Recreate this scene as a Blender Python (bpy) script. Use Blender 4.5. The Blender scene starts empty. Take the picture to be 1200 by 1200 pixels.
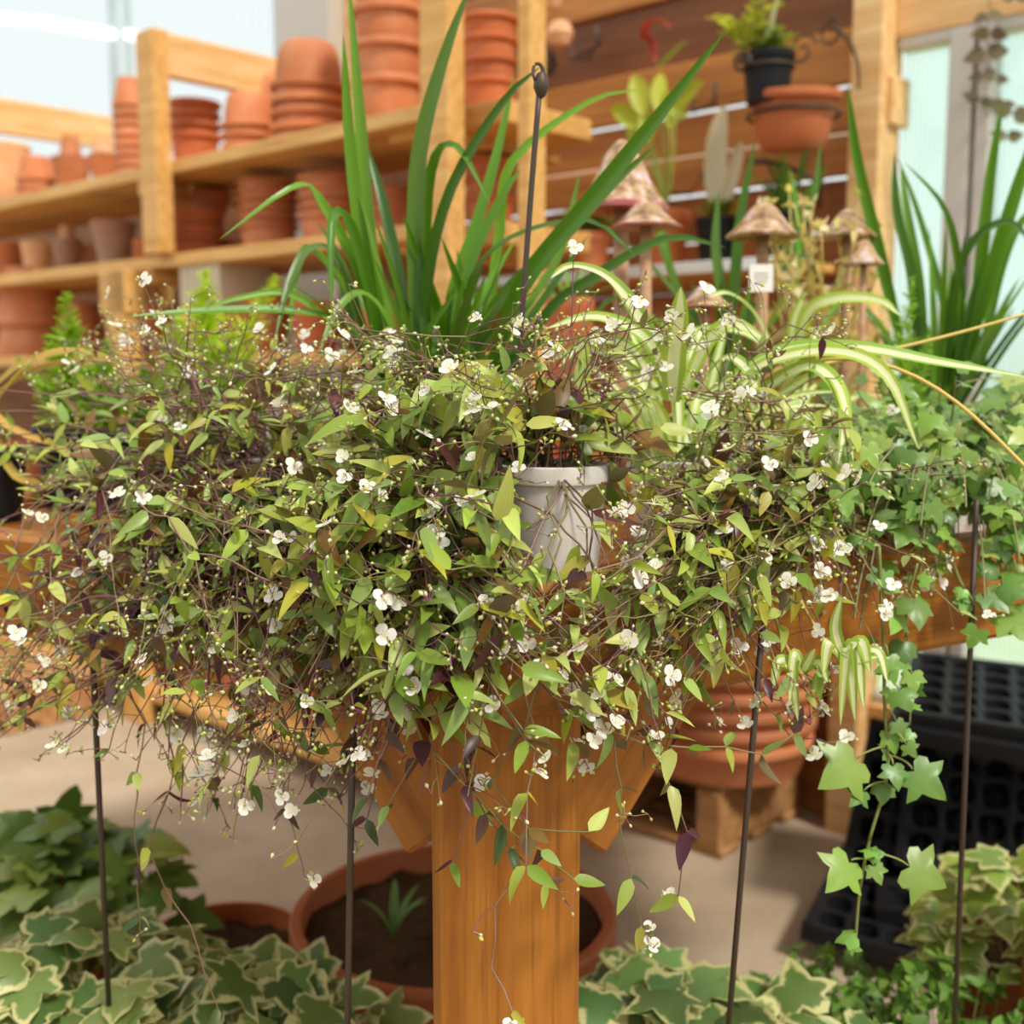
import bpy, math, random
import numpy as np
from mathutils import Vector, Matrix

random.seed(7)
rng = np.random.default_rng(7)
scene = bpy.context.scene
COL = scene.collection
PI = math.pi
R = random.uniform

# ---------------------------------------------------------------- camera numbers
F, CX, CY = 1350.0, 600.0, 600.0
PITCH = math.atan(0.1245)
CAM = np.array([0.0, 0.0, 1.05])
CP, SP = math.cos(PITCH), math.sin(PITCH)

def ray(px, py):
    xr = (px - CX) / F; yu = -(py - CY) / F
    d = np.array([xr, CP + SP * yu, CP * yu - SP])
    return d / d[1]
def P(px, py, Y):
    return CAM + ray(px, py) * Y
def on_z(px, py, z):
    d = ray(px, py)
    return CAM + d * ((z - CAM[2]) / d[2])
TH = math.radians(42.5)
WD = np.array([math.cos(TH), -math.sin(TH), 0.0])     # along the shelf wall, towards the right
WN = np.array([math.sin(TH), math.cos(TH), 0.0])      # through the shelf wall, away from us
def on_wall(px, py, c):
    d = ray(px, py)
    return CAM + d * (c / (d @ WN))
def proj(p):
    v = np.asarray(p, float) - CAM
    z = v[1] * CP - v[2] * SP
    u = v[1] * SP + v[2] * CP
    return CX + F * v[0] / z, CY - F * u / z

# ---------------------------------------------------------------- materials
def s2l(c):
    return tuple(((x / 255.0) / 12.92 if x <= 10 else (((x / 255.0) + 0.055) / 1.055) ** 2.4) for x in c)
def rgba(c): return (c[0], c[1], c[2], 1.0)

def newmat(name):
    m = bpy.data.materials.new(name); m.use_nodes = True
    nt = m.node_tree; nt.nodes.clear()
    out = nt.nodes.new('ShaderNodeOutputMaterial')
    return m, nt, out
def N(nt, kind, **kw):
    n = nt.nodes.new(kind)
    for k, v in kw.items(): setattr(n, k, v)
    return n
def mixcol(nt, a, b, fac, mode='MIX'):
    n = N(nt, 'ShaderNodeMix', data_type='RGBA', blend_type=mode)
    for sock, v in ((n.inputs[0], fac), (n.inputs[6], a), (n.inputs[7], b)):
        if hasattr(v, 'is_linked'): nt.links.new(v, sock)
        else: sock.default_value = v
    return n.outputs[2]
def ramp(nt, fac, stops):
    r = N(nt, 'ShaderNodeValToRGB')
    el = r.color_ramp.elements
    while len(el) < len(stops): el.new(0.5)
    for e, (p, c) in zip(el, stops):
        e.position = p; e.color = rgba(c) if len(c) == 3 else c
    nt.links.new(fac, r.inputs[0])
    return r.outputs[0]
def noise(nt, scale, detail=3, coord='Object', stretch=None, rough=0.55):
    tc = N(nt, 'ShaderNodeTexCoord')
    n = N(nt, 'ShaderNodeTexNoise'); n.inputs['Scale'].default_value = scale
    n.inputs['Detail'].default_value = detail; n.inputs['Roughness'].default_value = rough
    src = tc.outputs[coord]
    if stretch:
        mp = N(nt, 'ShaderNodeMapping'); mp.inputs['Scale'].default_value = stretch
        nt.links.new(src, mp.inputs[0]); src = mp.outputs[0]
    nt.links.new(src, n.inputs['Vector'])
    return n.outputs['Fac']
def principled(nt, out, col, rough=0.6, spec=0.5, metal=0.0, bump=None, bumpd=0.002):
    b = N(nt, 'ShaderNodeBsdfPrincipled')
    if hasattr(col, 'is_linked'): nt.links.new(col, b.inputs['Base Color'])
    else: b.inputs['Base Color'].default_value = rgba(col)
    b.inputs['Roughness'].default_value = rough
    b.inputs['Specular IOR Level'].default_value = spec
    b.inputs['Metallic'].default_value = metal
    if bump is not None:
        bp = N(nt, 'ShaderNodeBump'); bp.inputs['Strength'].default_value = 0.5
        bp.inputs['Distance'].default_value = bumpd
        nt.links.new(bump, bp.inputs['Height']); nt.links.new(bp.outputs[0], b.inputs['Normal'])
    if out is not None: nt.links.new(b.outputs[0], out.inputs[0])
    return b

def mat_plain(name, col, rough=0.6, spec=0.5, metal=0.0, var=0.12, scale=8):
    m, nt, out = newmat(name)
    f = noise(nt, scale)
    c = mixcol(nt, rgba(tuple(x * (1 - var) for x in col)), rgba(tuple(min(1, x * (1 + var)) for x in col)), f)
    principled(nt, out, c, rough, spec, metal)
    return m

def mat_wood(name, light, dark, scale=1.0, rough=0.5, tinted=False):
    m, nt, out = newmat(name)
    f = noise(nt, 9 * scale, 5, stretch=(0.35, 4, 4), rough=0.6)
    g = noise(nt, 40 * scale, 3, stretch=(0.12, 5, 5))
    c = ramp(nt, f, [(0.30, dark), (0.5, tuple(0.5 * (a + b) for a, b in zip(light, dark))), (0.68, light)])
    c = mixcol(nt, c, rgba(tuple(x * 0.65 for x in dark)), ramp(nt, g, [(0.52, (0, 0, 0)), (0.72, (0.55, 0.55, 0.55))]))
    if tinted:
        at = N(nt, 'ShaderNodeAttribute', attribute_name='tint')
        c = mixcol(nt, c, at.outputs['Color'], 1.0, 'MULTIPLY')
    principled(nt, out, c, rough, 0.4, bump=g, bumpd=0.001)
    return m

def mat_terracotta(name, base, pale, amount=0.5):
    m, nt, out = newmat(name)
    oi = N(nt, 'ShaderNodeObjectInfo')
    f = noise(nt, 14, 5)
    c = mixcol(nt, rgba(base), rgba(pale), ramp(nt, f, [(0.42, (0, 0, 0)), (0.75, (amount,) * 3)]))
    hs = N(nt, 'ShaderNodeHueSaturation')
    mm = N(nt, 'ShaderNodeMapRange'); mm.inputs[3].default_value = 0.82; mm.inputs[4].default_value = 1.18
    nt.links.new(oi.outputs['Random'], mm.inputs[0]); nt.links.new(mm.outputs[0], hs.inputs['Value'])
    nt.links.new(c, hs.inputs['Color'])
    principled(nt, out, hs.outputs[0], 0.62, 0.35, bump=noise(nt, 120, 2), bumpd=0.0006)
    return m

def mat_leaf(name, back=None, backmix=0.7, mode='plain', rough=0.42, trans=0.28, cream=(0.62, 0.60, 0.26)):
    """tint.rgb is each leaf's own colour; tint.a runs across the blade (or from margin to middle)."""
    m, nt, out = newmat(name)
    at = N(nt, 'ShaderNodeAttribute', attribute_name='tint')
    col = at.outputs['Color']; al = at.outputs['Alpha']
    if mode == 'stripe':                                   # fine parallel veins
        mt = N(nt, 'ShaderNodeMath', operation='MULTIPLY'); mt.inputs[1].default_value = 40.0
        nt.links.new(al, mt.inputs[0])
        sn = N(nt, 'ShaderNodeMath', operation='SINE'); nt.links.new(mt.outputs[0], sn.inputs[0])
        mr = N(nt, 'ShaderNodeMapRange'); mr.inputs[1].default_value = -1
        mr.inputs[3].default_value = 0.92; mr.inputs[4].default_value = 1.06
        nt.links.new(sn.outputs[0], mr.inputs[0])
        cb = N(nt, 'ShaderNodeCombineColor')
        for i in range(3): nt.links.new(mr.outputs[0], cb.inputs[i])
        col = mixcol(nt, col, cb.outputs[0], 1.0, 'MULTIPLY')
    elif mode == 'ribbon':                                 # cream middle band, green margins
        band = ramp(nt, al, [(0.24, (0, 0, 0)), (0.30, (1, 1, 1)), (0.70, (1, 1, 1)), (0.76, (0, 0, 0))])
        col = mixcol(nt, col, rgba((0.74, 0.76, 0.46)), band)
    elif mode == 'variegated':                             # cream margin, green middle
        nf = noise(nt, 42, 3)
        ad = N(nt, 'ShaderNodeMath', operation='ADD'); nt.links.new(al, ad.inputs[0])
        sb = N(nt, 'ShaderNodeMath', operation='MULTIPLY_ADD'); sb.inputs[1].default_value = 1.7; sb.inputs[2].default_value = -0.85
        nt.links.new(nf, sb.inputs[0]); nt.links.new(sb.outputs[0], ad.inputs[1])
        col = mixcol(nt, rgba(cream), col, ramp(nt, ad.outputs[0], [(0.26, (0, 0, 0)), (0.44, (1, 1, 1))]))
    elif mode == 'ivy':
        nf = noise(nt, 45, 3)
        col = mixcol(nt, col, mixcol(nt, col, rgba((1.5, 1.45, 1.4)), 1.0, 'MULTIPLY'), nf)
    if back is not None:
        geo = N(nt, 'ShaderNodeNewGeometry')
        bk = mixcol(nt, col, rgba(back), backmix)
        col = mixcol(nt, col, bk, geo.outputs['Backfacing'])
    b = principled(nt, None, col, rough, 0.45)
    tr = N(nt, 'ShaderNodeBsdfTranslucent')
    bright = mixcol(nt, col, rgba((1.25, 1.3, 0.8)), 1.0, 'MULTIPLY')
    nt.links.new(bright, tr.inputs[0])
    ms = N(nt, 'ShaderNodeMixShader'); ms.inputs[0].default_value = trans
    nt.links.new(b.outputs[0], ms.inputs[1]); nt.links.new(tr.outputs[0], ms.inputs[2])
    nt.links.new(ms.outputs[0], out.inputs[0])
    return m

def mat_pane(name, tint, milk, amount, rib=0.0):
    m, nt, out = newmat(name)
    t = N(nt, 'ShaderNodeBsdfTransparent'); t.inputs[0].default_value = rgba(tint)
    d = N(nt, 'ShaderNodeBsdfTranslucent'); d.inputs[0].default_value = rgba(milk)
    ms = N(nt, 'ShaderNodeMixShader'); ms.inputs[0].default_value = amount
    if rib:
        tc = N(nt, 'ShaderNodeTexCoord')
        w = N(nt, 'ShaderNodeTexWave'); w.inputs['Scale'].default_value = rib
        nt.links.new(tc.outputs['Object'], w.inputs['Vector'])
        mr = N(nt, 'ShaderNodeMapRange'); mr.inputs[3].default_value = amount * 0.8; mr.inputs[4].default_value = min(1, amount * 1.2)
        nt.links.new(w.outputs['Fac'], mr.inputs[0]); nt.links.new(mr.outputs[0], ms.inputs[0])
    nt.links.new(t.outputs[0], ms.inputs[1]); nt.links.new(d.outputs[0], ms.inputs[2])
    g = N(nt, 'ShaderNodeBsdfGlossy'); g.inputs['Roughness'].default_value = 0.1
    m2 = N(nt, 'ShaderNodeMixShader'); m2.inputs[0].default_value = 0.05
    nt.links.new(ms.outputs[0], m2.inputs[1]); nt.links.new(g.outputs[0], m2.inputs[2])
    nt.links.new(m2.outputs[0], out.inputs[0])
    return m

M = {}
M['bench'] = mat_wood('stained_bench_wood', s2l((176, 114, 40)), s2l((132, 78, 20)), 1.0, 0.42)
M['pine'] = mat_wood('pale_pine_wood', s2l((230, 184, 112)), s2l((198, 142, 70)), 1.0, 0.55)
M['plank'] = mat_wood('plank_wall_wood', s2l((196, 138, 72)), s2l((150, 96, 46)), 0.7, 0.55, tinted=True)
M['pallet'] = mat_wood('pallet_wood', s2l((200, 150, 96)), s2l((140, 96, 54)), 1.2, 0.7)
M['kneewall'] = mat_wood('brown_boarding', s2l((150, 98, 52)), s2l((110, 66, 32)), 0.8, 0.6)
M['rail'] = mat_wood('light_rail_wood', s2l((240, 205, 150)), s2l((214, 160, 92)), 1.0, 0.6)
M['terra'] = mat_terracotta('terracotta', s2l((196, 118, 74)), s2l((218, 154, 112)), 0.6)
M['terrad'] = mat_terracotta('deep_terracotta', s2l((184, 100, 56)), s2l((202, 126, 82)), 0.5)
M['terrap'] = mat_terracotta('pale_terracotta', s2l((224, 168, 122)), s2l((236, 196, 156)), 0.6)
M['terrag'] = mat_terracotta('aged_terracotta', s2l((176, 124, 98)), s2l((178, 160, 146)), 0.9)
M['black'] = mat_plain('black_plastic', (0.010, 0.010, 0.011), 0.5, 0.2, scale=30)
M['white'] = mat_plain('white_plastic', s2l((236, 230, 220)), 0.4, 0.5, var=0.05)
M['soil'] = mat_plain('dark_soil', s2l((74, 54, 36)), 0.95, 0.1, var=0.5, scale=70)
M['iron'] = mat_plain('dark_iron', s2l((74, 62, 52)), 0.5, 0.5, 0.4, scale=40)
M['steel'] = mat_plain('pale_steel', s2l((214, 216, 214)), 0.3, 0.5, 0.5)
M['alu'] = mat_plain('aluminium_frame', s2l((196, 190, 180)), 0.5, 0.4, 0.2, var=0.05)
M['alub'] = mat_plain('pale_blue_frame', s2l((190, 204, 210)), 0.5, 0.4, 0.1, var=0.05)
M['stem'] = mat_leaf('plant_stem', trans=0.0, rough=0.5)
M['veil'] = mat_leaf('bridal_veil_leaf', back=(0.115, 0.030, 0.055), backmix=0.72, mode='stripe', rough=0.38, trans=0.28)
M['strap'] = mat_leaf('strap_leaf', back=(0.13, 0.24, 0.05), backmix=0.3, mode='stripe', rough=0.36, trans=0.25)
M['spider'] = mat_leaf('spider_plant_leaf', mode='ribbon', rough=0.38, trans=0.3)
M['ivyv'] = mat_leaf('variegated_ivy_leaf', mode='variegated', rough=0.42, trans=0.22)
M['ivy'] = mat_leaf('green_ivy_leaf', mode='ivy', rough=0.36, trans=0.2)
M['soft'] = mat_leaf('soft_leaf', mode='plain', rough=0.5, trans=0.35)
M['petal'] = mat_leaf('white_petal', mode='plain', rough=0.5, trans=0.35)
M['bud'] = mat_leaf('flower_bud', mode='plain', rough=0.45, trans=0.15)

# ---------------------------------------------------------------- mesh building
class MB:
    def __init__(s): s.v = []; s.f = []; s.c = []; s.n = 0; s.sharp = False
    def add(s, verts, faces, cols):
        verts = np.asarray(verts, float); k = len(verts)
        s.v.append(verts)
        s.f.extend([tuple(i + s.n for i in f) for f in faces])
        c = np.asarray(cols, float)
        if c.ndim == 1: c = np.tile(c, (k, 1))
        if c.shape[1] == 3: c = np.hstack([c, np.full((k, 1), 0.5)])
        s.c.append(c); s.n += k
    def build(s, name, mat, parent=None, loc=None, smooth=True):
        me = bpy.data.meshes.new(name)
        v = np.vstack(s.v) if s.v else np.zeros((0, 3))
        off = np.zeros(3)
        if loc is not None: off = np.asarray(loc, float)
        elif parent is not None: off = np.array(parent.location)
        me.from_pydata((v - off).tolist(), [], s.f)
        if s.v:
            a = me.attributes.new('tint', 'FLOAT_COLOR', 'POINT')
            a.data.foreach_set('color', np.vstack(s.c).astype(np.float32).ravel())
            if smooth: me.polygons.foreach_set('use_smooth', [True] * len(me.polygons))
        me.materials.append(mat); me.update()
        if s.sharp and smooth: me.set_sharp_from_angle(angle=math.radians(32))
        o = bpy.data.objects.new(name, me); COL.objects.link(o)
        if parent is not None: o.parent = parent
        if loc is not None and parent is None: o.location = loc
        elif loc is not None: o.location = off - np.array(parent.location)
        return o

def unit(v):
    v = np.asarray(v, float); n = np.linalg.norm(v)
    return v / n if n > 1e-9 else np.array([0, 0, 1.0])
def frame(d, nrm):
    y = unit(d); z = np.asarray(nrm, float); z = z - (z @ y) * y
    if np.linalg.norm(z) < 1e-4: z = np.array([1.0, 0.3, 0.2]) - y * (y @ np.array([1.0, 0.3, 0.2]))
    z = unit(z); x = np.cross(y, z)
    return np.stack([x, y, z])                 # rows
def bez(pts, n):
    pts = np.asarray(pts, float); t = np.linspace(0, 1, n)[:, None]
    while len(pts.shape) == 2: pts = np.repeat(pts[:, None, :], n, 1)
    while len(pts) > 1: pts = pts[:-1] * (1 - t) + pts[1:] * t
    return pts[0]
def tube(mb, pts, r0, r1, col, sides=4, cap=True):
    pts = np.asarray(pts, float); n = len(pts)
    tang = np.gradient(pts, axis=0)
    a = np.array([0.31, 0.17, 0.93])
    V = []
    for i in range(n):
        t = unit(tang[i]); x = unit(np.cross(t, a if abs(t @ a) < 0.95 else np.array([1.0, 0, 0]))); y = np.cross(t, x)
        r = r0 + (r1 - r0) * i / max(1, n - 1)
        for k in range(sides):
            an = 2 * PI * k / sides
            V.append(pts[i] + r * (math.cos(an) * x + math.sin(an) * y))
    Fc = []
    for i in range(n - 1):
        for k in range(sides):
            k2 = (k + 1) % sides
            Fc.append((i * sides + k, i * sides + k2, (i + 1) * sides + k2, (i + 1) * sides + k))
    if cap:
        Fc.append(tuple(range(sides))[::-1]); Fc.append(tuple((n - 1) * sides + k for k in range(sides)))
    mb.add(V, Fc, col)
def ribbon(mb, pts, width, col, tipc=None, fold=0.25, shape='strap', up=(0, 0, 1), twist=0.0):
    pts = np.asarray(pts, float); n = len(pts); tang = np.gradient(pts, axis=0)
    V = []; C = []
    for i in range(n):
        u = i / (n - 1)
        w = width * (min(1, 0.55 + u * 1.6) * (1 - u ** 4) ** 0.8 if shape == 'strap' else math.sin(PI * (0.04 + 0.96 * u) ** 0.75) ** 0.8)
        w = max(w, width * 0.03)
        t = unit(tang[i]); upv = np.asarray(up, float)
        x = np.cross(t, upv)
        if np.linalg.norm(x) < 0.15: x = np.array([1.0, 0, 0])
        x = unit(x); z = np.cross(x, t)
        if twist:
            an = twist * u; x, z = x * math.cos(an) + z * math.sin(an), z * math.cos(an) - x * math.sin(an)
        cc = np.asarray(col, float) if tipc is None else np.asarray(col) * (1 - u * u) + np.asarray(tipc) * u * u
        for s_, a in ((-1, 0.0), (-0.5, 0.25), (0, 0.5), (0.5, 0.75), (1, 1.0)):
            V.append(pts[i] + x * w * 0.5 * s_ + z * abs(s_) * w * fold)
            C.append((*cc, a))
    Fc = []
    for i in range(n - 1):
        for k in range(4): Fc.append((i * 5 + k, i * 5 + k + 1, i * 5 + 5 + k + 1, i * 5 + 5 + k))
    mb.add(V, Fc, C)
def lathe(mb, prof, seg=28, col=(1, 1, 1), at=(0, 0, 0), flute=None):
    mb.sharp = True; prof = list(prof); n = len(prof); V = []
    for r, z in prof:
        for k in range(seg):
            an = 2 * PI * k / seg; rr = r * (1 + (flute(an, z) if flute else 0))
            V.append((at[0] + rr * math.cos(an), at[1] + rr * math.sin(an), at[2] + z))
    Fc = []
    for i in range(n - 1):
        for k in range(seg):
            k2 = (k + 1) % seg
            Fc.append((i * seg + k, i * seg + k2, (i + 1) * seg + k2, (i + 1) * seg + k))
    Fc.append(tuple(range(seg))[::-1]); Fc.append(tuple((n - 1) * seg + k for k in range(seg)))
    mb.add(V, Fc, col)
def box(mb, size, at=(0, 0, 0), rot=None, col=(1, 1, 1), bev=0.004):
    """chamfered box centred on `at`."""
    hx, hy, hz = [s_ / 2 for s_ in size]; b = min(bev, hx * 0.4, hy * 0.4, hz * 0.4)
    V = []; idx = {}
    for sx in (-1, 1):
        for sy in (-1, 1):
            for sz in (-1, 1):
                for ax in range(3):
                    p = [sx * hx, sy * hy, sz * hz]
                    for j in range(3):
                        if j != ax: p[j] -= (sx, sy, sz)[j] * b
                    idx[(sx, sy, sz, ax)] = len(V); V.append(p)
    V = np.array(V); Fc = []
    def face(keys):
        ids = [idx[k] for k in keys]; p = V[ids]
        nrm = np.cross(p[1] - p[0], p[2] - p[0])
        if nrm @ p.mean(0) < 0: ids = ids[::-1]
        Fc.append(tuple(ids))
    for ax in range(3):
        o1, o2 = [j for j in range(3) if j != ax]
        for s_ in (-1, 1):
            ks = []
            for a, c in ((-1, -1), (1, -1), (1, 1), (-1, 1)):
                q = [0, 0, 0]; q[ax] = s_; q[o1] = a; q[o2] = c; ks.append((*q, ax))
            face(ks)
        for a in (-1, 1):
            for c in (-1, 1):
                q0 = [0, 0, 0]; q0[o1] = a; q0[o2] = c; q0[ax] = -1; q1 = list(q0); q1[ax] = 1
                face([(*q0, o1), (*q1, o1), (*q1, o2), (*q0, o2)])
    for sx in (-1, 1):
        for sy in (-1, 1):
            for sz in (-1, 1): face([(sx, sy, sz, 0), (sx, sy, sz, 1), (sx, sy, sz, 2)])
    if rot is not None: V = V @ np.asarray(rot)
    mb.add(V + np.asarray(at, float), Fc, col)

def tag(o, label=None, cat=None, group=None, kind=None):
    if label: o['label'] = label
    if cat: o['category'] = cat
    if group: o['group'] = group
    if kind: o['kind'] = kind
    return o
def empty(name, loc, label, cat, group=None):
    o = bpy.data.objects.new(name, None); COL.objects.link(o); o.location = Vector(loc)
    o.empty_display_size = 0.05
    return tag(o, label, cat, group)
def beam(name, p0, p1, w, h, mat, parent=None, up=(0, 0, 1), bev=0.004, label=None):
    """timber from p0 to p1; w is its thickness across, h its size along `up`. Grain follows its length."""
    p0 = np.asarray(p0, float); p1 = np.asarray(p1, float)
    x = unit(p1 - p0); z = np.asarray(up, float); z = unit(z - (z @ x) * x); y = np.cross(z, x)
    mb = MB(); box(mb, (np.linalg.norm(p1 - p0), w, h), bev=bev)
    o = mb.build(name, mat, smooth=False)
    m = Matrix([[x[0], y[0], z[0], 0], [x[1], y[1], z[1], 0], [x[2], y[2], z[2], 0], [0, 0, 0, 1]])
    m.translation = Vector((p0 + p1) / 2)
    if parent is not None:
        o.parent = parent; m.translation = m.translation - parent.location
    o.matrix_basis = m
    if label: o['label'] = label
    return o

# leaf templates ------------------------------------------------------------------------------
def lance(seg=6, wid=0.36, fold=0.22, curl=0.28, tipp=1.0, prof=None):
    V = [(0, 0, 0)]; A = [0.5]; Fc = []
    for i in range(1, seg):
        u = i / seg
        w = prof(u) if prof else wid * 0.5 * (math.sin(PI * u ** 0.62) ** 0.85)
        zc = -curl * u * u
        V += [(-w, u, zc + fold * w), (0, u, zc), (w, u, zc + fold * w)]; A += [0.0, 0.5, 1.0]
    V.append((0, 1, -curl)); A.append(0.5)
    Fc += [(0, 2, 1), (0, 3, 2)]
    for i in range(seg - 2):
        b = 1 + i * 3
        Fc += [(b, b + 1, b + 4, b + 3), (b + 1, b + 2, b + 5, b + 4)]
    b = 1 + (seg - 2) * 3; t = len(V) - 1
    Fc += [(b, b + 1, t), (b + 1, b + 2, t)]
    return np.array(V, float), Fc, np.array(A)
LANCES = [lance(6, w, f, c) for w, f, c in ((0.37, 0.35, 0.22), (0.42, 0.15, 0.10), (0.34, 0.55, 0.42), (0.38, 0.25, -0.08))]
def ivy_template(lobes, curl):
    right = lobes
    out = [(0, 0.06)] + right + [(0, 1.0)] + [(-x, y) for x, y in reversed(right)]
    c0 = np.array((0, 0.34)); V = []; A = []
    n = len(out)
    for x, y in out: V.append((x, y)); A.append(0.0)
    for x, y in out:
        q = c0 + (np.array((x, y)) - c0) * 0.66; V.append(tuple(q)); A.append(0.62)
    V.append(tuple(c0)); A.append(1.0)
    V = np.array(V); z = -curl * (V[:, 0] ** 2 * 1.3 + (V[:, 1] - 0.4) ** 2 * 0.8) + 0.10 * np.abs(V[:, 0])
    z[:n] += np.array([0.03 * math.sin(3.1 * i) for i in range(n)])
    Fc = []
    for i in range(n):
        j = (i + 1) % n
        Fc.append((i, j, n + j, n + i)); Fc.append((n + i, n + j, 2 * n))
    return np.column_stack([V, z]), Fc, np.array(A)
IVY = [ivy_template([(0.16, -0.08), (0.36, -0.07), (0.44, 0.08), (0.38, 0.20), (0.66, 0.40), (0.44, 0.50), (0.27, 0.50), (0.20, 0.68), (0.10, 0.86)], 0.35),
       ivy_template([(0.14, -0.10), (0.34, -0.12), (0.46, 0.02), (0.42, 0.18), (0.58, 0.46), (0.38, 0.50), (0.26, 0.46), (0.20, 0.72), (0.09, 0.88)], 0.15),
       ivy_template([(0.18, -0.04), (0.42, 0.02), (0.52, 0.16), (0.50, 0.28), (0.56, 0.50), (0.40, 0.56), (0.32, 0.56), (0.24, 0.70), (0.12, 0.86)], 0.55)]
def put(mb, tpl, p, d, nrm, size, col, wscale=1.0):
    V, Fc, A = tpl
    fr = frame(d, nrm)
    S = V * np.array([size * wscale, size, size])
    C = np.column_stack([np.tile(np.asarray(col, float), (len(V), 1)), A])
    mb.add(S @ fr + np.asarray(p, float), Fc, C)
def jit(col, a=0.15):
    k = 1 + R(-a, a)
    return tuple(max(0, c * k * (1 + R(-a, a) * 0.4)) for c in col)
def rdir(): return unit(rng.normal(size=3))

# pots ------------------------------------------------------------------------------------------
def pot_profile(r, h, kind, rimh=None):
    t = max(0.006, r * 0.07)
    if kind == 'pot':
        rb = r * 0.68; rh = h * 0.2
        return [(rb * 0.3, 0), (rb * 0.96, 0), (rb, h * 0.015), (r * 0.925, h - rh), (r * 0.985, h - rh + 0.001), (r, h - rh + 0.006), (r, h - 0.006), (r - 0.004, h),
                (r - t, h), (r - t * 1.1, h - rh), (rb - t, t), (rb * 0.3, t)]
    if kind == 'tall':
        rb = r * 0.62
        return [(rb * 0.3, 0), (rb, 0), (rb * 1.02, h * 0.02), (r * 0.97, h * 0.93), (r, h * 0.94), (r, h * 0.99), (r - 0.003, h), (r - t, h), (rb - t, t), (rb * 0.3, t)]
    if kind == 'bowl':
        rim = rimh or h * 0.16; rb = r * (0.55 if not rimh else 0.72); pr = [(rb * 0.3, 0), (rb, 0)]
        for i in range(1, 7):
            a = i / 6 * PI / 2
            pr.append((rb + (r * 0.86 - rb) * math.sin(a) ** 0.9, (h - rim) * (1 - math.cos(a)) ** 0.9))
        rim = rimh or h * 0.16
        pr += [(r, h - rim + 0.003), (r * 1.01, h - rim * 0.5), (r, h - 0.003), (r - 0.005, h), (r - t, h)]
        for i in range(5, 0, -1):
            a = i / 6 * PI / 2
            pr.append((rb + (r * 0.88 - rb) * math.sin(a) ** 0.9 - t, h * 0.84 * (1 - math.cos(a)) ** 0.9 + t * 0.6))
        return pr + [(rb * 0.3, t)]
    if kind == 'saucer':
        rb = r * 0.84
        return [(rb * 0.3, 0), (rb, 0), (r * 0.97, h * 0.72), (r, h * 0.78), (r, h * 0.96), (r - 0.003, h), (r - t * 0.8, h), (rb - t, t * 0.8), (rb * 0.3, t * 0.8)]
    if kind == 'nursery':
        rb = r * 0.76
        return [(rb * 0.3, 0), (rb, 0), (r * 0.93, h * 0.85), (r * 0.99, h * 0.855), (r, h * 0.87), (r, h * 0.99), (r - 0.002, h), (r * 0.93, h), (r * 0.91, h * 0.86), (rb * 0.94, 0.004), (rb * 0.3, 0.004)]
_potcache = {}
def pot_mesh(r, h, kind, inv, seg, rimh=None):
    key = (round(r, 3), round(h, 3), kind, inv, seg, rimh)
    if key not in _potcache:
        mb = MB(); pr = pot_profile(r, h, kind, rimh)
        lathe(mb, pr, seg)
        if inv:
            for v in mb.v: v[:, 2] = h - v[:, 2]; v[:, 1] *= -1
        o = mb.build('terracotta_pot', M['terra']); _potcache[key] = o.data
        bpy.data.objects.remove(o)
    return _potcache[key]
def place_pot(name, loc, r, h, kind, mat, label, inv=False, group=None, cat='pot', seg=32, tilt=(0, 0, 0), rimh=None):
    me = pot_mesh(r, h, kind, inv, seg, rimh)
    o = bpy.data.objects.new(name, me); COL.objects.link(o); o.location = Vector(loc)
    o.rotation_euler = (tilt[0], tilt[1], R(0, 6))
    o.material_slots[0].link = 'OBJECT'; o.material_slots[0].material = mat
    return tag(o, label, cat, group)
ORD = ['top', 'second', 'third', 'fourth', 'fifth', 'sixth', 'seventh', 'eighth', 'ninth']

# ================================================================ camera, light
cam = bpy.data.cameras.new('camera'); camo = bpy.data.objects.new('camera', cam); COL.objects.link(camo)
camo.location = Vector(CAM); camo.rotation_euler = (PI / 2 - PITCH, 0, 0)
cam.sensor_width = 36; cam.lens = 36 * F / 1200.0; cam.clip_start = 0.02
cam.dof.use_dof = True; cam.dof.focus_distance = 0.87; cam.dof.aperture_fstop = 4.8
scene.camera = camo
vs = scene.view_settings
vs.view_transform = 'Standard'; vs.look = 'None'; vs.gamma = 1.0; vs.use_curve_mapping = False; vs.exposure = 0.08
scene.cycles.max_bounces = 8; scene.cycles.transparent_max_bounces = 16

w = bpy.data.worlds.new('sky'); scene.world = w; w.use_nodes = True
nt = w.node_tree; nt.nodes.clear()
wo = N(nt, 'ShaderNodeOutputWorld'); bg = N(nt, 'ShaderNodeBackground')
tc = N(nt, 'ShaderNodeTexCoord'); sx = N(nt, 'ShaderNodeSeparateXYZ')
nt.links.new(tc.outputs['Generated'], sx.inputs[0])
skyc = ramp(nt, sx.outputs[2], [(0.0, (0.70, 0.78, 0.66)), (0.05, (0.94, 0.99, 0.98)), (0.30, (0.95, 0.99, 1.0)), (0.50, (1.0, 0.985, 0.95)), (1.0, (1.0, 0.98, 0.93))])
nt.links.new(skyc, bg.inputs[0]); bg.inputs[1].default_value = 1.15
nt.links.new(bg.outputs[0], wo.inputs[0])
sun = bpy.data.lights.new('sun', 'SUN'); sun.energy = 3.0; sun.angle = math.radians(9); sun.color = (1.0, 0.95, 0.86)
suno = bpy.data.objects.new('sun', sun); COL.objects.link(suno)
suno.rotation_euler = Vector((-0.40, 0.50, -0.80)).to_track_quat('-Z', 'Y').to_euler()   # high over the camera's right shoulder

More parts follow.
